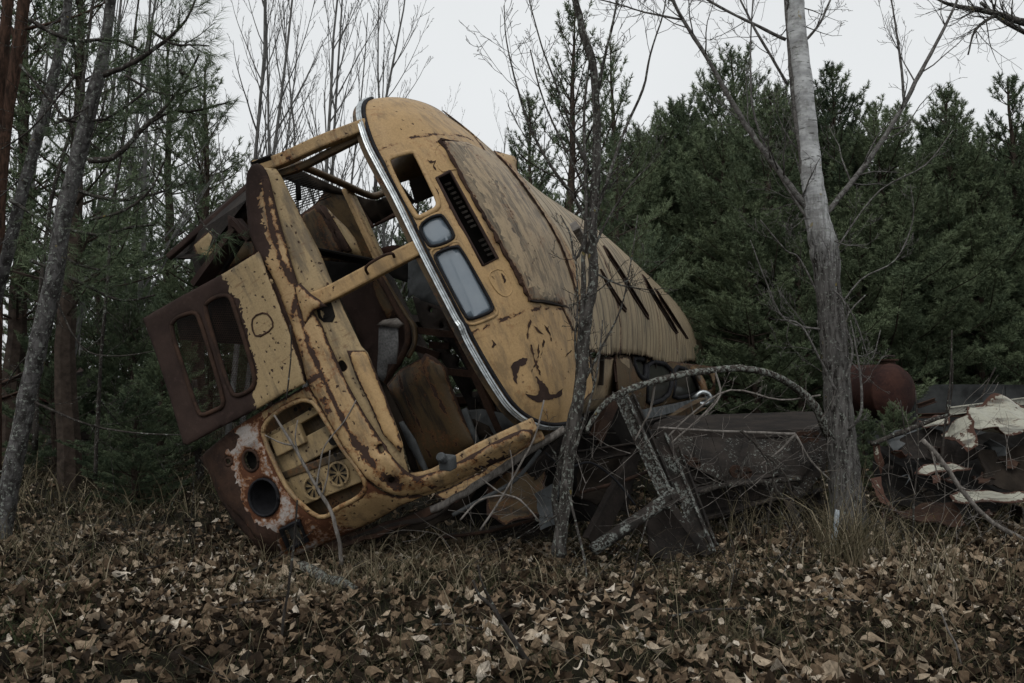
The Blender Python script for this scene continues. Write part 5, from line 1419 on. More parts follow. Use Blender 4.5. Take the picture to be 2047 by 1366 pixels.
# sapling clump growing in front of the bus corner
foot_tree('forked_sapling', 'dark multi stemmed sapling growing in front of the bus corner', 'tree', 'bark',
    [(1140, -30, 9), (1158, 30, 10), (1166, 70, 11), (1184, 125, 12), (1192, 220, 12), (1193, 300, 13), (1188, 400, 14), (1184, 480, 14), (1186, 560, 15), (1172, 650, 16), (1164, 740, 17), (1152, 830, 18), (1138, 920, 18), (1127, 1020, 19), (1116, 1112, 22)], 5.0,
    [([(1128, 1110, 10, 5.15), (1108, 1000, 10, 5.15), (1130, 880, 9, 5.1), (1152, 780, 9, 5.1), (1158, 690, 9, 5), (1166, 600, 8, 5), (1166, 520, 7, 5), (1172, 440, 6, 5), (1170, 340, 5, 5), (1168, 220, 4, 5), (1180, 110, 3, 5)], 6, .5),
     ([(1188, 470, 7), (1150, 400, 6), (1100, 330, 5), (1062, 260, 4), (1035, 180, 3), (1012, 80, 2), (1008, 10, 1.4)], 10, .45), ([(1186, 440, 6), (1215, 360, 5.5), (1245, 270, 5), (1285, 180, 4), (1300, 110, 3), (1325, 30, 2.4), (1332, -10, 2)], 8, .4),
     ([(1190, 215, 5), (1205, 130, 5), (1222, 60, 4), (1236, -10, 3)], 5, .35), ([(1180, 350, 5), (1140, 250, 4), (1108, 160, 3), (1082, 90, 2.4), (1055, -10, 2)], 8, .4), ([(1182, 420, 4), (1170, 380, 4), (1090, 210, 3), (1060, 100, 2)], 6, .4),
     ([(1180, 510, 5), (1220, 430, 3), (1260, 370, 2.4), (1300, 330, 1.6)], 5, .4), ([(1165, 770, 5), (1200, 700, 3.4), (1240, 620, 2.6), (1262, 520, 2), (1275, 430, 1.4)], 5, .35),
     ([(1150, 900, 5, 4.9), (1180, 800, 3.5, 4.9), (1196, 730, 3, 4.9), (1205, 640, 2, 4.9)], 4, .3), ([(1160, 760, 5), (1150, 690, 4), (1155, 600, 3), (1150, 500, 2)], 4, .3), ([(1130, 960, 4, 4.8), (1150, 1040, 4, 4.75), (1168, 1120, 3.5, 4.7), (1176, 1180, 3, 4.6)], 2, .2),
     ([(1172, 470, 4), (1150, 520, 4), (1140, 470, 2.5), (1120, 430, 2)], 3, .3)], (10, .4), n=12, rough=.06)

# the large poplar
foot_tree('poplar_tree', 'large poplar with pale smooth upper trunk and dark furrowed foot, right of the bus', 'tree', 'barkpale',
    [(1586, -40, 30), (1590, 40, 31), (1602, 150, 32), (1613, 260, 33), (1624, 360, 35), (1634, 440, 40), (1648, 500, 45), (1655, 580, 40), (1665, 660, 43), (1672, 740, 43), (1676, 820, 46), (1684, 900, 49), (1690, 970, 52), (1696, 1055, 70)], 6.4,
    [([(1640, 440, 12), (1600, 400, 12), (1555, 340, 11), (1500, 265, 10), (1455, 190, 8), (1410, 110, 7), (1365, 40, 6), (1335, -20, 5)], 14, .7), ([(1650, 430, 11), (1690, 380, 9), (1738, 318, 9), (1790, 240, 8), (1830, 165, 7), (1870, 90, 5.5), (1905, 20, 4.5), (1920, -20, 4)], 12, .6),
     ([(1632, 440, 10), (1612, 380, 9.5), (1598, 280, 9), (1585, 180, 9), (1578, 90, 8), (1570, -20, 8)], 6, .5), ([(1808, 205, 5), (1800, 120, 4), (1790, 50, 3), (1780, -10, 2.5)], 5, .4), ([(1640, 560, 4), (1690, 470, 3), (1760, 380, 2.4), (1850, 330, 2), (1905, 260, 1.5)], 5, .4),
     ([(1640, 470, 5), (1570, 370, 4), (1510, 240, 3.4), (1500, 120, 3), (1505, 0, 2)], 10, .5), ([(1575, 170, 5), (1540, 110, 4.5), (1510, 60, 4), (1480, 0, 3.5)], 5, .5), ([(1570, 80, 6), (1510, 50, 5), (1440, 15, 4.5), (1400, -10, 4)], 4, .5),
     ([(1612, 80, 5), (1640, 45, 4), (1660, 0, 3.5)], 4, .4), ([(1365, 40, 4), (1290, 25, 3), (1240, 10, 2.4), (1180, -5, 2)], 6, .4), ([(1660, 640, 3), (1720, 560, 2.6), (1790, 520, 2.2), (1825, 440, 1.8), (1820, 370, 1.4)], 4, .3),
     ([(1650, 620, 4), (1600, 520, 3), (1570, 500, 2.4), (1520, 440, 2)], 6, .4), ([(1650, 660, 4), (1570, 640, 3), (1530, 560, 2.4), (1500, 480, 1.6)], 5, .4), ([(1660, 560, 3), (1710, 640, 2.4), (1740, 720, 2), (1760, 660, 1.6)], 4, .3),
     ([(1670, 780, 6, 6.2), (1640, 720, 4, 6.2), (1600, 650, 3, 6.2), (1560, 640, 2, 6.2)], 8, .35), ([(1690, 760, 5, 6.2), (1705, 700, 4, 6.2), (1690, 640, 3, 6.2), (1730, 590, 2, 6.2)], 6, .3), ([(1696, 860, 6, 6.1), (1720, 830, 5, 6.0), (1722, 770, 4, 6), (1712, 700, 3, 6), (1700, 640, 2, 6)], 5, .3)], (20, .5), n=18, nk=6, rough=.03, rs=.60, bmat='barklimb')
# branch arching over to the wreck
mb = MB(); c, r = trace(mb, [(1655, 870, 9, 6.1), (1630, 815, 8.5, 6), (1590, 775, 7.5, 5.9), (1540, 748, 7, 5.7), (1480, 737, 6.5, 5.6), (1410, 742, 6.5, 5.5), (1330, 757, 6.5, 5.3), (1260, 778, 6.5, 5.2), (1215, 802, 6, 5.1), (1185, 838, 5, 5.05), (1172, 862, 4, 5.0)], 5.5, 10, 5, .10)
arc = mb.build('fallen_bough', [M['barkbough']], smooth=True, origin=np.array(c[0])); tag(arc, 'lichened dead bough arching from the poplar foot over to the bus corner', 'fallen branch')
mb = MB()
for p in [[(1310, 765, 2.5), (1300, 820, 2.2), (1285, 850, 1.8), (1270, 880, 1.4)], [(1430, 745, 2), (1440, 790, 1.8), (1410, 830, 1.2)]]: trace(mb, p, 5.3, 5)
mb.build('side_twig', [M['twigpale']], arc, origin=np.array(c[0]))
tag(arc.children[0], 'bleached broken side twigs')

def branch_thing(label, paths, mat='twigpale', cat='fallen branch', name='fallen_branch', tw=None, group=None, n=6):
    mb = MB(); o0 = None
    for i, (pts, d) in enumerate(paths):
        c, r = trace(mb, pts, d, n, 4)
        if o0 is None: o0 = np.array(c[0])
        if tw: twigs(mb, c, r, tw[0], tw[1], R4, lv=1)
    o = mb.build(name, [M[mat]], smooth=True, origin=o0); return tag(o, label, cat, group)
branch_thing('dark bough with fine twigs reaching in at the top right corner', [([(2060, 50, 8), (2000, 30, 6), (1950, 18, 5), (1900, 10, 3.5), (1860, -8, 2)], 7), ([(2060, 70, 5), (2010, 45, 4), (1960, 5, 3)], 7), ([(1990, 30, 4), (1950, 60, 2.4), (1935, 110, 1.6)], 7)], 'bark', 'branch', 'overhanging_bough', tw=(16, .45))
branch_thing('pale twig fan spread before the steel hopper', [([(1315, 855, 2.2), (1400, 860, 2.4), (1500, 865, 2.6), (1590, 868, 3)], 6.0), ([(1320, 890, 1.6), (1380, 830, 2), (1460, 780, 2), (1560, 800, 2), (1640, 790, 2)], 6.0), ([(1325, 900, 1.8), (1400, 835, 2), (1440, 790, 1.8)], 5.9), ([(1590, 868, 3), (1560, 900, 2), (1520, 930, 1.5)], 6), ([(1590, 868, 3), (1620, 920, 2), (1660, 960, 1.5)], 6)], tw=(5, .2))
branch_thing('dead stick with a broken bright end lying across the hopper', [([(1390, 990, 5), (1450, 970, 5), (1520, 965, 5), (1565, 960, 6), (1600, 957, 6)], 6.1)], 'barkdark', tw=(4, .2))
branch_thing('curved fallen branch crossing the scrap pile down to the right', [([(1845, 880, 5), (1885, 925, 5), (1930, 990, 5), (1985, 1045, 5), (2047, 1080, 6)], 5.6)], 'twigpale', tw=(6, .25))
branch_thing('forked dark stick standing out of the leaves in the centre foreground', [([(1110, 1372, 7), (1060, 1330, 6), (1020, 1270, 5), (985, 1215, 4), (958, 1190, 3), (945, 1160, 2.5)], 3.2), ([(1000, 1240, 4), (975, 1190, 3), (962, 1160, 2), (955, 1130, 2)], 3.3)], 'barkdark')
for l, p in [('thin grey sapling stem in front of the vent wheels', [([(682, 1128, 4.5), (678, 1085, 4.2), (660, 1020, 4), (630, 970, 3.6), (600, 915, 3.2), (570, 865, 2.8), (548, 830, 2)], 4.9), ([(632, 975, 2.2), (640, 930, 2), (650, 890, 1.6), (690, 840, 1.5), (712, 800, 1.2)], 4.9), ([(600, 915, 2), (590, 880, 1.6), (595, 840, 1.2)], 4.9), ([(645, 990, 2), (655, 950, 1.6), (660, 900, 1.4)], 4.9), ([(585, 890, 2), (560, 885, 1.6), (530, 870, 1.2)], 4.9)]),
             ('tan dead stem before the headlamp corner', [([(556, 1366, 3), (566, 1240, 3), (576, 1180, 2.8), (588, 1080, 2.4), (594, 1000, 2)], 3.6)]),
             ('bent thin red brown stem beside the open hatch', [([(572, 800, 1.6), (580, 730, 1.5), (582, 690, 1.4), (580, 650, 1.2)], 4.8)]),
             ('straight dead stem in front of the A frame foot', [([(1253, 1290, 2), (1262, 1190, 2), (1275, 1110, 1.8), (1300, 1020, 1.6)], 4.2)]),
             ('tall dry seed stalk left of the cream scrap', [([(1880, 960, 2.4), (1888, 860, 2.2), (1900, 760, 2), (1903, 660, 1.5)], 6.0), ([(1888, 860, 1.6), (1902, 790, 1.4), (1905, 720, 1.2)], 6)]),
             ('tall dry stalk leaning right over the cream scrap', [([(1960, 800, 1.8), (1975, 765, 1.6), (1990, 735, 1.5)], 6.5)]),
             ('dry stalk between poplar and scrap pile', [([(1828, 1160, 2), (1826, 1020, 2), (1836, 900, 1.6), (1830, 780, 1.2)], 5.4), ([(1826, 960, 1.5), (1812, 880, 1.3), (1800, 800, 1)], 5.4)]),
             ('long bleached straw stem in the lower right corner', [([(1925, 1370, 2.5), (1915, 1300, 2.2), (1895, 1260, 2), (1880, 1220, 1.5)], 3.2)]),
             ('pair of dead stems by the left edge of the bus underside', [([(400, 990, 9, 9), (398, 930, 8, 9), (392, 850, 7, 9), (388, 760, 6, 9)], 9), ([(330, 1000, 4, 9), (325, 900, 4, 9), (318, 800, 3, 9)], 9)]),
             ('white twisting twigs in front of the junk under the bus', [([(1088, 800, 2), (1070, 870, 2), (1040, 930, 2.2), (1000, 1000, 2.4), (960, 1060, 2.5)], 4.9), ([(960, 955, 1.6), (1000, 985, 2), (1040, 1000, 2), (1080, 1045, 1.8)], 4.9), ([(1020, 990, 1.6), (1025, 940, 1.6), (1020, 900, 1.2)], 4.9), ([(920, 1040, 2), (960, 1000, 2), (1010, 990, 1.8)], 4.9)])]:
    branch_thing(l, p, 'twigpale' if ('white' in l or 'bleached' in l or 'grey sapling' in l) else 'barkdark', 'dead plant', 'dead_plant', n=5)
branch_thing('long grey pole leaning up under the bus corner', [([(862, 1020, 7), (930, 985, 8), (1000, 940, 8), (1060, 900, 8), (1130, 858, 8)], 5.1)], 'twigpale', 'pole', 'wooden_pole', n=8)
# lichened log on the ground
mb = MB(); a = gpt(598, 1142); b = gpt(712, 1192); a[2] += .03; b[2] += .03
q = [a + (b - a) * t + np.array([0, 0, .01 * math.sin(t * 9)]) for t in np.linspace(0, 1, 9)]
mb.tube(q, [.028, .036, .033, .038, .032, .034, .03, .026, .018], 10, rough=.14, rng=R4)
tag(mb.build('rotten_log', [M['barkbough']], smooth=True, origin=a), 'short lichened log rotting among the leaves below the bus corner', 'log')
mb = MB(); trace(mb, [(1661, 1103, 5, 5.3), (1666, 1085, 5, 5.3), (1671, 1060, 5.5, 5.3), (1673, 1030, 5, 5.3), (1674, 1020, 4, 5.3)], 5.3, 8)
M['bone'] = m_plain('bleached_white_wood', (.42, .47, .50), .6, var=.15)
tag(mb.build('white_stick', [M['bone']], smooth=True, origin=P(1661, 1103, 5.3)), 'smooth bluish white stick standing in the grass at the poplar foot', 'stick')
# hanging dead pine spray
mb = MB(); cw = ([], [], [])
for pts in [[(1480, 860, 3), (1520, 900, 2.6), (1545, 950, 2.4), (1540, 1010, 2), (1532, 1065, 1.6)], [(1530, 910, 2), (1570, 950, 2), (1585, 1000, 1.6), (1592, 1045, 1.2)], [(1500, 880, 2), (1490, 920, 1.6), (1480, 945, 1.2)]]:
    bough(mb, cw, [(u, v, r, 5.9) for u, v, r in pts], 5.9, R4, tl=.12)
sp_ = empty('dead_pine_spray', tuple(P(1480, 860, 5.9)), 'drooping grey dead pine spray hanging before the hopper', 'dead branch')
mb.build('stem', [M['barkdark']], sp_, origin=P(1480, 860, 5.9))
cb = MB(); cb.tris(needles(np.array(cw[0]), np.array(cw[1]), np.array(cw[2]), 16, .06, .0012, R4, (15, 40))); cb.build('dead_needles', [M['deadneedle']], sp_, origin=P(1480, 860, 5.9))

# ================================================================ SCRAP AROUND THE BUS
def wpoly(name, pts, mat, thick=.03, parent=None, label=None, cat=None, group=None, crumple=0.0, step=None, seed=3, edge=True, bev=0.0):
    """sheet or plate: outline of world points given as (u, v, depth)"""
    W3 = [P(u, v, d) for u, v, d in pts]; c = np.mean(W3, axis=0)
    # best-fit plane, mild out-of-plane shape kept
    A = np.array(W3) - c; _, _, vt = np.linalg.svd(A); e1, e2, n = vt[0], vt[1], vt[2]
    if n @ (CAM - c) < 0: n = -n
    ab2 = [(p @ e1, p @ e2) for p in A]; h = A @ n
    rg = np.random.default_rng(seed)
    stp = step or max(.05, math.sqrt(abs(np.ptp([q[0] for q in ab2]) * np.ptp([q[1] for q in ab2]))) / 14)
    bd = densify(ab2, stp, stp * .12 if crumple else 0, rg)
    A2 = np.array(ab2); lo, hi = A2.min(0), A2.max(0)
    GX, GY = np.meshgrid(np.arange(lo[0], hi[0], stp), np.arange(lo[1], hi[1], stp)); Gp = np.stack([GX.ravel(), GY.ravel()], 1) + rg.uniform(-.2, .2, (GX.size, 2)) * stp
    bda = np.array(bd); k = inside(Gp, bda); Gp = Gp[k]
    if len(Gp): Gp = Gp[np.min(np.linalg.norm(Gp[:, None] - bda[None], axis=2), axis=1) > stp * .4]
    pts2 = [tuple(p) for p in bd] + [tuple(p) for p in Gp]; nb = len(bd)
    v2, _, f2, *_ = delaunay_2d_cdt([Vector(p) for p in pts2], [(i, (i + 1) % nb) for i in range(nb)], [], 0, 1e-6)
    V2 = np.array([tuple(x) for x in v2]); F = [tuple(f) for f in f2 if len(f) == 3 and inside(V2[list(f)].mean(0)[None], bda)[0]]
    wts = 1 / (np.linalg.norm(V2[:, None] - A2[None], axis=2) + 1e-3) ** 2.5; hh = (wts @ h) / wts.sum(1)
    if crumple:
        ph = rg.uniform(0, 6, 6)
        hh = hh + crumple * (np.abs(np.sin(V2[:, 0] * 5 + ph[0] + 2 * np.sin(V2[:, 1] * 3 + ph[1]))) + .6 * np.abs(np.sin(V2[:, 1] * 8 + ph[2] + np.sin(V2[:, 0] * 5))) + .25 * np.sin(V2[:, 0] * 23 + ph[3]) - .8)
    V3 = c + V2[:, :1] * e1 + V2[:, 1:] * e2 + hh[:, None] * n
    ed = segdist(V3, V3[:nb], np.roll(V3[:nb], -1, 0)) if nb <= len(V3) else [1] * len(V3)
    mb = MB(); Fo = []
    for f in F:
        a, b, d_ = V3[list(f)]; Fo.append(f if np.dot(np.cross(b - a, d_ - a), n) > 0 else f[::-1])
    mb.add(V3, Fo); org = c if parent is None else np.array(parent.location)
    o = mb.build(name, [M[mat]], parent, smooth=not crumple, origin=org, attr={'edge': ('POINT', ed)})
    m = o.modifiers.new('thickness', 'SOLIDIFY'); m.thickness = thick; m.offset = -1
    if bev: bevel(o, bev)
    return tag(o, label, cat, group)
def beam(label, p, q, w, h, mat='steel', name='steel_beam', cat='beam', group=None, up=(0, 0, 1), channel=True, parent=None, fl=.012):
    """rolled steel channel: web with two flanges"""
    a, b = P(*p), P(*q); mb = MB(); hw, hh, t = w / 2, h / 2, max(fl, .008)
    prof = [(-hw, -hh), (hw, -hh), (hw, -hh + t), (-hw + t, -hh + t), (-hw + t, hh - t), (hw, hh - t), (hw, hh), (-hw, hh)] if channel else [(-hw, -hh), (hw, -hh), (hw, hh), (-hw, hh)]
    pts = [a + (b - a) * t_ for t_ in np.linspace(0, 1, 6)]
    mb.sweep(pts, prof, u0=up); org = a if parent is None else np.array(parent.location)
    o = mb.build(name, [M[mat]], parent, origin=org); bevel(o, .003, 1)
    if parent is None: tag(o, label, cat, group)
    return o
# A-shaped steel frame furred with lichen
fr = empty('leaning_a_frame', tuple(P(1400, 1100, 5.6)), 'A shaped steel frame crusted with pale lichen leaning before the bus', 'steel frame')
for p, q, w, h, m in [((1236, 780, 5.9), (1342, 1012, 5.4), .055, .09, 'lichen2'), ((1262, 790, 5.95), (1356, 1008, 5.5), .03, .05, 'lichen'), ((1320, 872, 5.8), (1416, 1108, 5.3), .05, .10, 'lichen2'), ((1350, 895, 5.9), (1425, 1095, 5.4), .035, .07, 'lichen')]:
    beam('', p, q, w, h, m, 'strut', parent=fr, up=(1, -.6, .2))
mb = MB(); mb.tube([P(1350, 985, 5.45), P(1300, 1022, 5.4), P(1240, 1062, 5.3), P(1185, 1100, 5.2)], [.045, .044, .043, .042], 12, rough=.05, rng=R4); mb.build('strut_tube', [M['lichen2']], fr, smooth=True, origin=np.array(fr.location))
beam('', (1338, 1004, 5.3), (1415, 1110, 5.25), .012, .05, 'lichen', 'strap', parent=fr, channel=False)
wpoly('gusset_plate', [(1290, 1030, 5.6), (1350, 1010, 5.6), (1400, 1095, 5.5), (1380, 1130, 5.4), (1300, 1110, 5.4)], 'steel', .03, fr)
for l, p, q, w, h, m in [('wide dark plate beam slanting down behind the frame', (1262, 928, 5.9), (1180, 1090, 5.5), .05, .17, 'steel'), ('dark channel running level behind the sapling', (1155, 912, 5.9), (1280, 894, 6.0), .05, .08, 'steel'),
        ('long low dark rail half sunk in the grass under the bus', (850, 1098, 5.9), (1130, 1046, 6.3), .10, .14, 'steel'), ('heavy channel beam resting low in front of the hopper', (1385, 1010, 6.1), (1560, 968, 6.9), .14, .21, 'steel'),
        ('dark girder slanting behind the frame to the hopper', (1345, 930, 6.3), (1470, 985, 6.5), .05, .10, 'steel'), ('rusty brown girder rising toward the bus windows', (1225, 800, 6.4), (1190, 880, 6.2), .06, .12, 'rust'),
        ('short dark strut crossing under the bus corner', (1060, 950, 5.7), (1130, 880, 5.8), .05, .10, 'steel'), ('yellowish beam rising to the rear windows', (1270, 880, 8), (1405, 806, 11), .10, .14, 'inner'), ('thin rusty beam over the hopper end', (1400, 800, 14), (1485, 797, 14), .08, .10, 'rust'),
        ('narrow dark strut under the rear windows', (1180, 880, 6.6), (1330, 838, 8.5), .05, .07, 'steel'), ('dark prop standing behind the A frame', (1268, 900, 6.0), (1240, 1020, 5.9), .05, .09, 'steel'),
        ('long pale yellow rail lying beyond the scrap pile', (1900, 822, 9), (2060, 800, 11), .05, .09, 'cream'), ('rusty rail beside the tank', (1835, 832, 10), (1960, 828, 9.5), .04, .06, 'rust')]:
    beam(l, p, q, w, h, m)
# junk torn from the bus
for l, pts, m, cr in [('torn yellow body panel lying under the bus corner', [(975, 975, 5.7), (1010, 945, 5.7), (1090, 925, 5.8), (1088, 1030, 5.6), (1010, 1048, 5.5), (972, 1030, 5.5)], 'inner', .03),
        ('long folded yellow strip under the lower pillar', [(870, 990, 5.5), (960, 945, 5.6), (1060, 880, 5.9), (1075, 895, 5.9), (1000, 950, 5.6), (900, 1010, 5.4)], 'band', .02),
        ('crumpled dark skirt panel beneath the lamp corner', [(740, 1050, 5.4), (860, 1015, 5.6), (950, 985, 5.7), (930, 1020, 5.6), (850, 1060, 5.5), (760, 1075, 5.4)], 'dkinner', .03),
        ('torn dark sheet behind the sapling trunk', [(1160, 925, 6.1), (1250, 915, 6.1), (1235, 990, 5.9), (1190, 1010, 5.8), (1150, 990, 5.9)], 'dkinner', .04),
        ('black plate under the middle of the bus', [(1050, 860, 6.3), (1250, 800, 6.6), (1290, 900, 6.6), (1180, 1040, 6.4), (1000, 1060, 6.2), (900, 1040, 6.2)], 'black', .05),
        ('grey torn sheet between pole and sapling', [(1070, 985, 5.5), (1120, 960, 5.5), (1110, 1050, 5.4), (1080, 1060, 5.4)], 'greysheet', .02),
        ('bent rusty lip hanging below the lower pillar', [(640, 1085, 5.3), (760, 1050, 5.35), (900, 1000, 5.5), (880, 1020, 5.4), (760, 1075, 5.3), (660, 1100, 5.25)], 'rust', .015)]:
    wpoly('torn_panel', pts, m, .012, None, l, 'scrap panel', crumple=cr, seed=len(l))
# big steel hopper on its side
hp = empty('steel_hopper', tuple(P(1600, 1040, 7)), 'large dark steel hopper with a curved flank lying behind the frame', 'hopper')
wpoly('top_plate', [(1300, 858, 7.6), (1318, 832, 8.6), (1640, 822, 8.6), (1655, 860, 7.2), (1480, 868, 7.3)], 'steel', .04, hp)
o0 = np.array(hp.location)
def hop(a, b):
    tl, tr = P(1305, 862, 7.5), P(1655, 870, 7.1); bl, br = P(1330, 985, 6.9), P(1560, 1000, 6.8)
    p = (tl * (1 - a) + tr * a) * (1 - b) + (bl * (1 - a) + br * a) * b
    return p + np.array([0, -.16, .02]) * math.sin(b * math.pi)
mb = MB(); n1, n2 = 14, 10
mb.add([hop(i / n1, j / n2) for j in range(n2 + 1) for i in range(n1 + 1)], [(j * (n1 + 1) + i, j * (n1 + 1) + i + 1, (j + 1) * (n1 + 1) + i + 1, (j + 1) * (n1 + 1) + i) for j in range(n2) for i in range(n1)])
o = mb.build('flank', [M['lichen']], hp, smooth=True, origin=o0); m = o.modifiers.new('t', 'SOLIDIFY'); m.thickness = .03
mb = MB(); mb.sweep([P(1300, 866, 7.4), P(1480, 872, 7.2), P(1655, 866, 7.0)], [(-.03, -.04), (.03, -.04), (.03, .04), (-.03, .04)]); mb.build('rim', [M['steel']], hp, origin=o0)
for a in (.25, .55):
    mb = MB(); mb.sweep([hop(a - .04 * t, t) + np.array([0, -.03, 0]) for t in np.linspace(0, 1, 8)], [(-.03, -.03), (.03, -.03), (.03, .03), (-.03, .03)]); mb.build('rib', [M['steel']], hp, origin=o0)
wpoly('end_plate', [(1590, 862, 6.95), (1655, 868, 6.95), (1650, 940, 6.8), (1600, 1000, 6.7), (1570, 985, 6.75)], 'lichen', .05, hp)
def ring_lug(u, v, d, r):
    c = P(u, v, d); mb = MB(); mb.sweep([c + np.array([r * math.cos(t), -.02, r * math.sin(t)]) for t in np.linspace(0, 2 * math.pi * 17 / 16, 18)], [(-.018, -.02), (.018, -.02), (.018, .02), (-.018, .02)], u0=(0, -1, 0)); mb.build('ring_lug', [M['rust']], hp, origin=o0)
for u, v in [(1602, 873), (1624, 872), (1470, 942), (1488, 945), (1363, 921), (1386, 927)]: ring_lug(u, v, 6.65, .034)
mb = MB()
T_, v_ = None, None
beam('', (1395, 1055, 6.6), (1650, 990, 7.0), .12, .12, 'steel', 'skid', parent=hp)
beam('', (1560, 985, 6.9), (1600, 1075, 6.5), .08, .14, 'steel', 'skid', parent=hp)
# crumpled cream scrap pile, each torn panel a thing
sc_list = [('largest crumpled cream panel, folded on top of the scrap pile', [(1930, 815, 6.6), (1985, 795, 6.8), (2060, 815, 6.8), (2060, 860, 6.3), (2030, 872, 6.2), (1990, 862, 6.1), (1955, 850, 6.2), (1928, 835, 6.4)], .07),
 ('cream sheet folded down the front of the pile', [(1895, 835, 6.4), (1935, 820, 6.4), (1950, 850, 6.2), (1958, 895, 6.0), (1935, 905, 6.0), (1905, 885, 6.2), (1880, 868, 6.4)], .06),
 ('flat cream flap on the left of the pile top', [(1838, 848, 6.8), (1870, 835, 7.0), (1900, 838, 6.9), (1890, 855, 6.5), (1850, 862, 6.5)], .04),
 ('perforated cream strip in the middle of the pile', [(1830, 945, 5.9), (1845, 930, 6.0), (1900, 928, 6.1), (1945, 935, 6.1), (1900, 945, 5.9), (1850, 952, 5.8)], .02),
 ('long cream panel low on the right of the pile', [(1898, 990, 5.8), (1940, 980, 6.0), (2060, 985, 6.0), (2040, 1010, 5.7), (1960, 1008, 5.7), (1905, 1003, 5.7)], .03),
 ('small cream scrap at the left of the pile beside the poplar', [(1742, 885, 6.7), (1760, 890, 6.6), (1765, 925, 6.5), (1755, 945, 6.5), (1750, 910, 6.6)], .03),
 ('torn cream tongue hanging below the perforated strip', [(1862, 950, 5.8), (1878, 946, 5.8), (1880, 965, 5.7), (1864, 968, 5.7)], .02),
 ('dirty cream sliver near the grass right of the poplar', [(1735, 960, 6.3), (1760, 955, 6.3), (1775, 1000, 6.0), (1790, 1030, 5.9), (1760, 1005, 6.0)], .03)]
for l, pts, cr in sc_list: wpoly('crumpled_panel', pts, 'cream', .006, None, l, 'scrap panel', 'crumpled cream panels of the scrap pile', crumple=cr, seed=len(l))
for l, pts, m in [('rust brown crushed sheet inside the scrap pile', [(1800, 880, 6.6), (1850, 860, 6.7), (1930, 880, 6.6), (1960, 920, 6.5), (1880, 930, 6.4), (1800, 920, 6.4)], 'steel'), ('black crushed panel at the heart of the scrap pile', [(1745, 900, 7.0), (1900, 870, 7.2), (2060, 850, 7.2), (2060, 1000, 6.6), (1900, 1050, 6.3), (1760, 1010, 6.4)], 'black'),
                  ('dark folded sheet low at the right edge', [(1950, 905, 6.3), (2060, 890, 6.4), (2060, 985, 6.2), (1960, 970, 6.1)], 'dkinner'), ('dark twisted flange on the left of the pile', [(1760, 880, 6.8), (1830, 855, 6.9), (1845, 868, 6.7), (1790, 905, 6.5)], 'greysheet'), ('rusty folded trough near the grass', [(1780, 1010, 5.9), (1900, 1015, 5.9), (1930, 1045, 5.7), (1800, 1050, 5.7)], 'rust')]:
    wpoly('crushed_sheet', pts, m, .01, None, l, 'scrap sheet', crumple=.07, seed=len(l))
rs_ = np.random.default_rng(90)
for k, (u, v, s, m, l) in enumerate([(1800, 905, 22, 'cream', 'small curled cream fragment in the upper left of the pile'), (1775, 935, 16, 'steel', 'dark bent tab under the curled fragment'), (1985, 895, 34, 'greysheet', 'grey creased plate below the largest panel'), (2020, 930, 30, 'rust', 'rusty torn plate near the right edge'), (1905, 960, 26, 'cream', 'narrow cream shard between the strip and the low panel'),
        (1850, 985, 26, 'dkinner', 'dark folded shard below the perforated strip'), (1965, 955, 24, 'rust', 'rusty shard above the low cream panel'), (1810, 960, 20, 'greysheet', 'grey bent shard left of the perforated strip'), (2035, 1030, 30, 'steel', 'dark plate low in the right corner of the pile'), (1870, 900, 20, 'rustbrown', 'brown curled sheet in the middle of the pile top'), (1770, 1035, 18, 'cream', 'dirty cream chip lying in the grass before the pile'), (1975, 1030, 22, 'cream', 'cream chip under the low right panel')]):
    ang = rs_.uniform(0, 3.14); pts = []
    for q in range(7):
        t_ = 2 * math.pi * q / 7; rr0 = s * rs_.uniform(.6, 1.15); x_, y_ = rr0 * math.cos(t_), rr0 * .38 * math.sin(t_)
        pts.append((u + x_ * math.cos(ang * .3) - y_ * math.sin(ang * .3), v + x_ * math.sin(ang * .3) * .5 + y_, 6.1 + rs_.uniform(-.15, .15) + (0 if v > 950 else .25)))
    wpoly('scrap_fragment', pts, m, .008, None, l, 'scrap metal', 'small fragments of the scrap pile', crumple=.03, seed=k + 40)
for l, pts, m, r_ in [('loose black cable looping over the junk under the bus', [(1090, 905, 5.4), (1130, 935, 5.3), (1180, 925, 5.4), (1230, 960, 5.5), (1270, 1010, 5.5)], 'rubber', .008), ('thin rusty pipe crossing the junk right of the sapling', [(1160, 985, 5.6), (1250, 960, 5.8), (1340, 925, 6.0)], 'rust', .014), ('bent grey pipe under the lower pillar', [(905, 1030, 5.4), (960, 1000, 5.4), (1030, 960, 5.5), (1080, 900, 5.6)], 'greysheet', .014), ('rusty rod lying along the low rail', [(880, 1075, 5.6), (980, 1062, 5.7), (1080, 1035, 5.8)], 'rust', .012), ('curved dark wheel arch lip under the lamp corner', [(700, 1080, 5.3), (790, 1050, 5.35), (860, 1035, 5.4), (905, 1000, 5.5), (930, 950, 5.6)], 'steel', .02)]:
    mb = MB(); q = catmull([P(*p_) for p_ in pts], 5); mb.tube(q, r_, 7); tag(mb.build('cable' if 'cable' in l else 'bent_pipe', [M[m]], smooth=True, origin=q[0]), l, 'cable' if 'cable' in l else 'pipe')
mb = MB(); rt = np.random.default_rng(33)
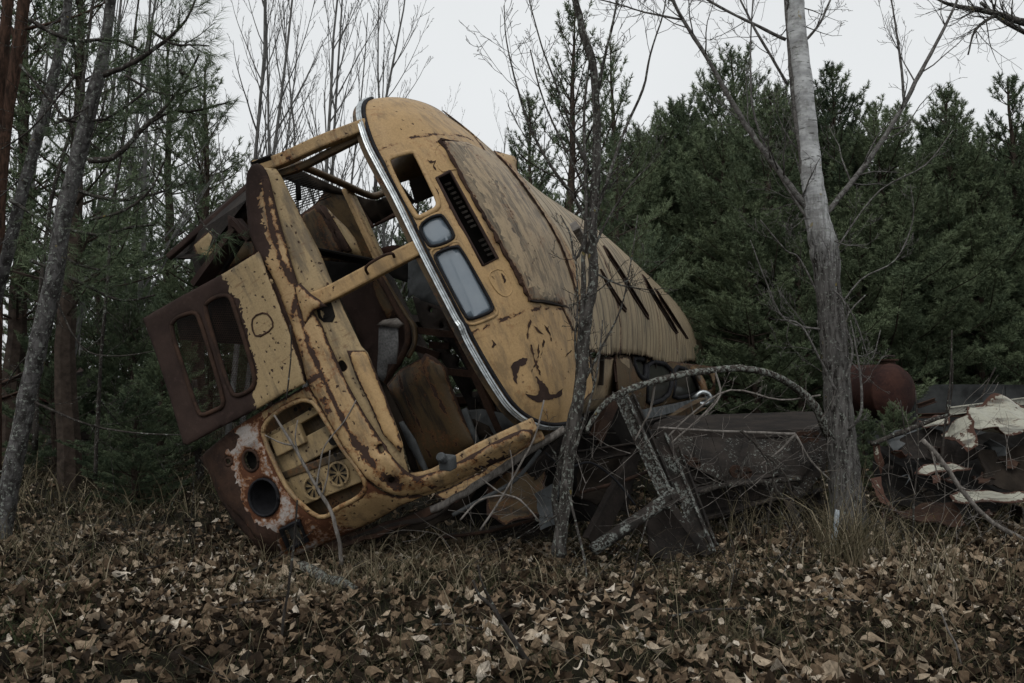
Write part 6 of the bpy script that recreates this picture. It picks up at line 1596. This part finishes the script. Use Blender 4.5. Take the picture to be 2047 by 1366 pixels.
for k in range(100):
    if k < 50: u, v, dd = rt.uniform(880, 1480), rt.uniform(880, 1080), rt.uniform(4.9, 5.6)
    elif k < 80: u, v, dd = rt.uniform(1700, 2047), rt.uniform(880, 1120), rt.uniform(5.0, 5.9)
    else: u, v, dd = rt.uniform(1380, 1680), rt.uniform(800, 1020), rt.uniform(5.6, 6.2)
    grow(mb, P(u, v, dd), np.array([rt.normal(), rt.normal() * .3, rt.normal() * .6 + .5]), rt.uniform(.2, .7), rt.uniform(.0016, .0034), 1, rt, .05, .16, (0, 2), (25, 60), .5, 5, .0011)
tag(mb.build('tangled_twigs', [M['twigpale']]), 'pale dead twigs tangled over the junk and the scrap', 'twigs', kind='stuff')
for k, (u, v, L_, an, l) in enumerate([(420, 1235, .35, .4, 'short dark stick on the leaves at the lower left'), (860, 1265, .28, -.5, 'short dark stick on the leaves below the bus corner'), (1330, 1250, .4, .2, 'dark stick lying among the leaves below the A frame'), (1600, 1215, .3, -.3, 'dark stick lying among the leaves below the poplar'), (230, 1170, .3, 1.0, 'short stick among the leaves below the leaning trunk')]):
    p = gpt(u, v) + np.array([0, 0, .035]); q = p + np.array([math.cos(an) * L_, math.sin(an) * L_, .02])
    mb = MB(); mb.tube([p, (p + q) / 2 + [0, .01, .01], q], [.007, .006, .004], 6, rough=.1, rng=R4); tag(mb.build('ground_stick', [M['barkdark']], smooth=True, origin=p), l, 'stick')
branch_thing('knobbly mossy branch lying over the top of the scrap', [([(1740, 888, 5, 6.6), (1790, 870, 5, 6.6), (1850, 845, 5, 6.6), (1890, 832, 4, 6.7)], 6.6)], 'barkdark')
# rusty tank far right
KT = 10.8 / 17; c0 = P(1790, 785, 10.8); ax = unit(np.array([-.62, 1.2, 0]))
tk = empty('rusty_tank', (c0[0], c0[1], 0), 'round rusty red storage tank standing between poplar and scrap', 'tank'); o0 = np.array(tk.location)
mb = MB(); R_ = .60
pr = [(0, .05), (.02, .30), (.09, .50), (.22, .585), (.26, .60), (.27, .615), (.31, .615), (.32, .60), (1.1, .60), (1.15, .615), (1.2, .6), (1.6, .57), (1.75, .4), (1.8, .05)]
mb.tube([c0 + (ax * (a - .2)) * KT for a, r in pr], [r * KT for a, r in pr], 28); mb.build('tank_shell', [M['rustred']], tk, smooth=True, origin=o0)
mb = MB(); mb.tube([c0 + [-.0, .2, .35], c0 + [-.0, .2, .43]], [.10, .10], 16); mb.tube([c0 + [0, .2, .43], c0 + [0, .2, .45]], [.14, .14], 16); mb.build('filler_neck', [M['rust']], tk, origin=o0)
mb = MB(); mb.tube([c0 + [-.06, .2, .47], c0 + [0, .2, .50], c0 + [.1, .2, .49]], .016, 6); mb.build('lid_lever', [M['steel']], tk, origin=o0)
beam('', (1835, 812, 10.4), (1870, 800, 10.4), .04, .06, 'rust', 'outlet', parent=tk)
wpoly('support', [(1740, 845, 10.8), (1790, 848, 10.8), (1835, 838, 10.8), (1820, 862, 10.8), (1745, 862, 10.8)], 'steel', .2, tk)
# concrete wall
mb = MB(); a, b = P(1650, 800, 13.2), P(2200, 800, 12.2)
z0 = 0; zt = P(1900, 768, 12.6)[2]
for i in range(3):
    p = a + (b - a) * i / 3 ; q = a + (b - a) * (i + 1) / 3 - (b - a) * .002
    c = (p + q) / 2; L = np.linalg.norm((q - p)[:2]); an = math.atan2((q - p)[1], (q - p)[0])
    mb.box((c[0], c[1], zt / 2), (L, .18, zt - (i % 3) * .01), rot=[[math.cos(an), -math.sin(an), 0], [math.sin(an), math.cos(an), 0], [0, 0, 1]])
M['concrete'] = m_plain('stained_concrete', (.034, .036, .036), .9, var=.6, scale=3)
tag(mb.build('concrete_wall', [M['concrete']]), 'low stained grey concrete wall in front of the pines at the right', 'wall')
# left background: other wrecks half hidden
wk = empty('vehicle_wreck', tuple(P(150, 860, 11)), 'dark flattened vehicle wreck half hidden behind the left trunks', 'vehicle wreck'); o0 = np.array(wk.location)
for nm, pts, m in [('body', [(75, 775, 11), (90, 745, 11.6), (180, 740, 12), (240, 770, 11.4), (250, 850, 11), (180, 880, 10.8), (80, 870, 10.8)], 'black'), ('roof', [(72, 790, 10.8), (100, 780, 11.4), (150, 782, 11.4), (160, 800, 10.8), (110, 806, 10.6)], 'rustred'), ('bonnet', [(170, 796, 10.8), (200, 782, 11.3), (230, 790, 11.2), (232, 800, 10.8), (175, 804, 10.7)], 'cream'), ('side_panel', [(60, 820, 10.6), (160, 812, 10.6), (260, 835, 10.8), (280, 870, 10.6), (160, 880, 10.5), (60, 868, 10.4)], 'steel')]:
    wpoly(nm, pts, m, .05, wk, crumple=.06, seed=len(nm))
tag(wk, None)
wpoly('cab_wreck', [(80, 738, 13), (150, 722, 13.4), (180, 745, 13), (170, 775, 12.8), (85, 770, 12.6)], 'rustbrown', .3, None, 'rust brown cab remains above the flattened wreck at the left', 'cab wreck', crumple=.05)
for l, a, b in [('rusty scrap bar lying at the far left', (0, 770, 9), (75, 735, 10)), ('second scrap bar below it at the far left', (0, 800, 9), (80, 772, 9.5))]:
    beam(l, a, b, .04, .05, 'rust')
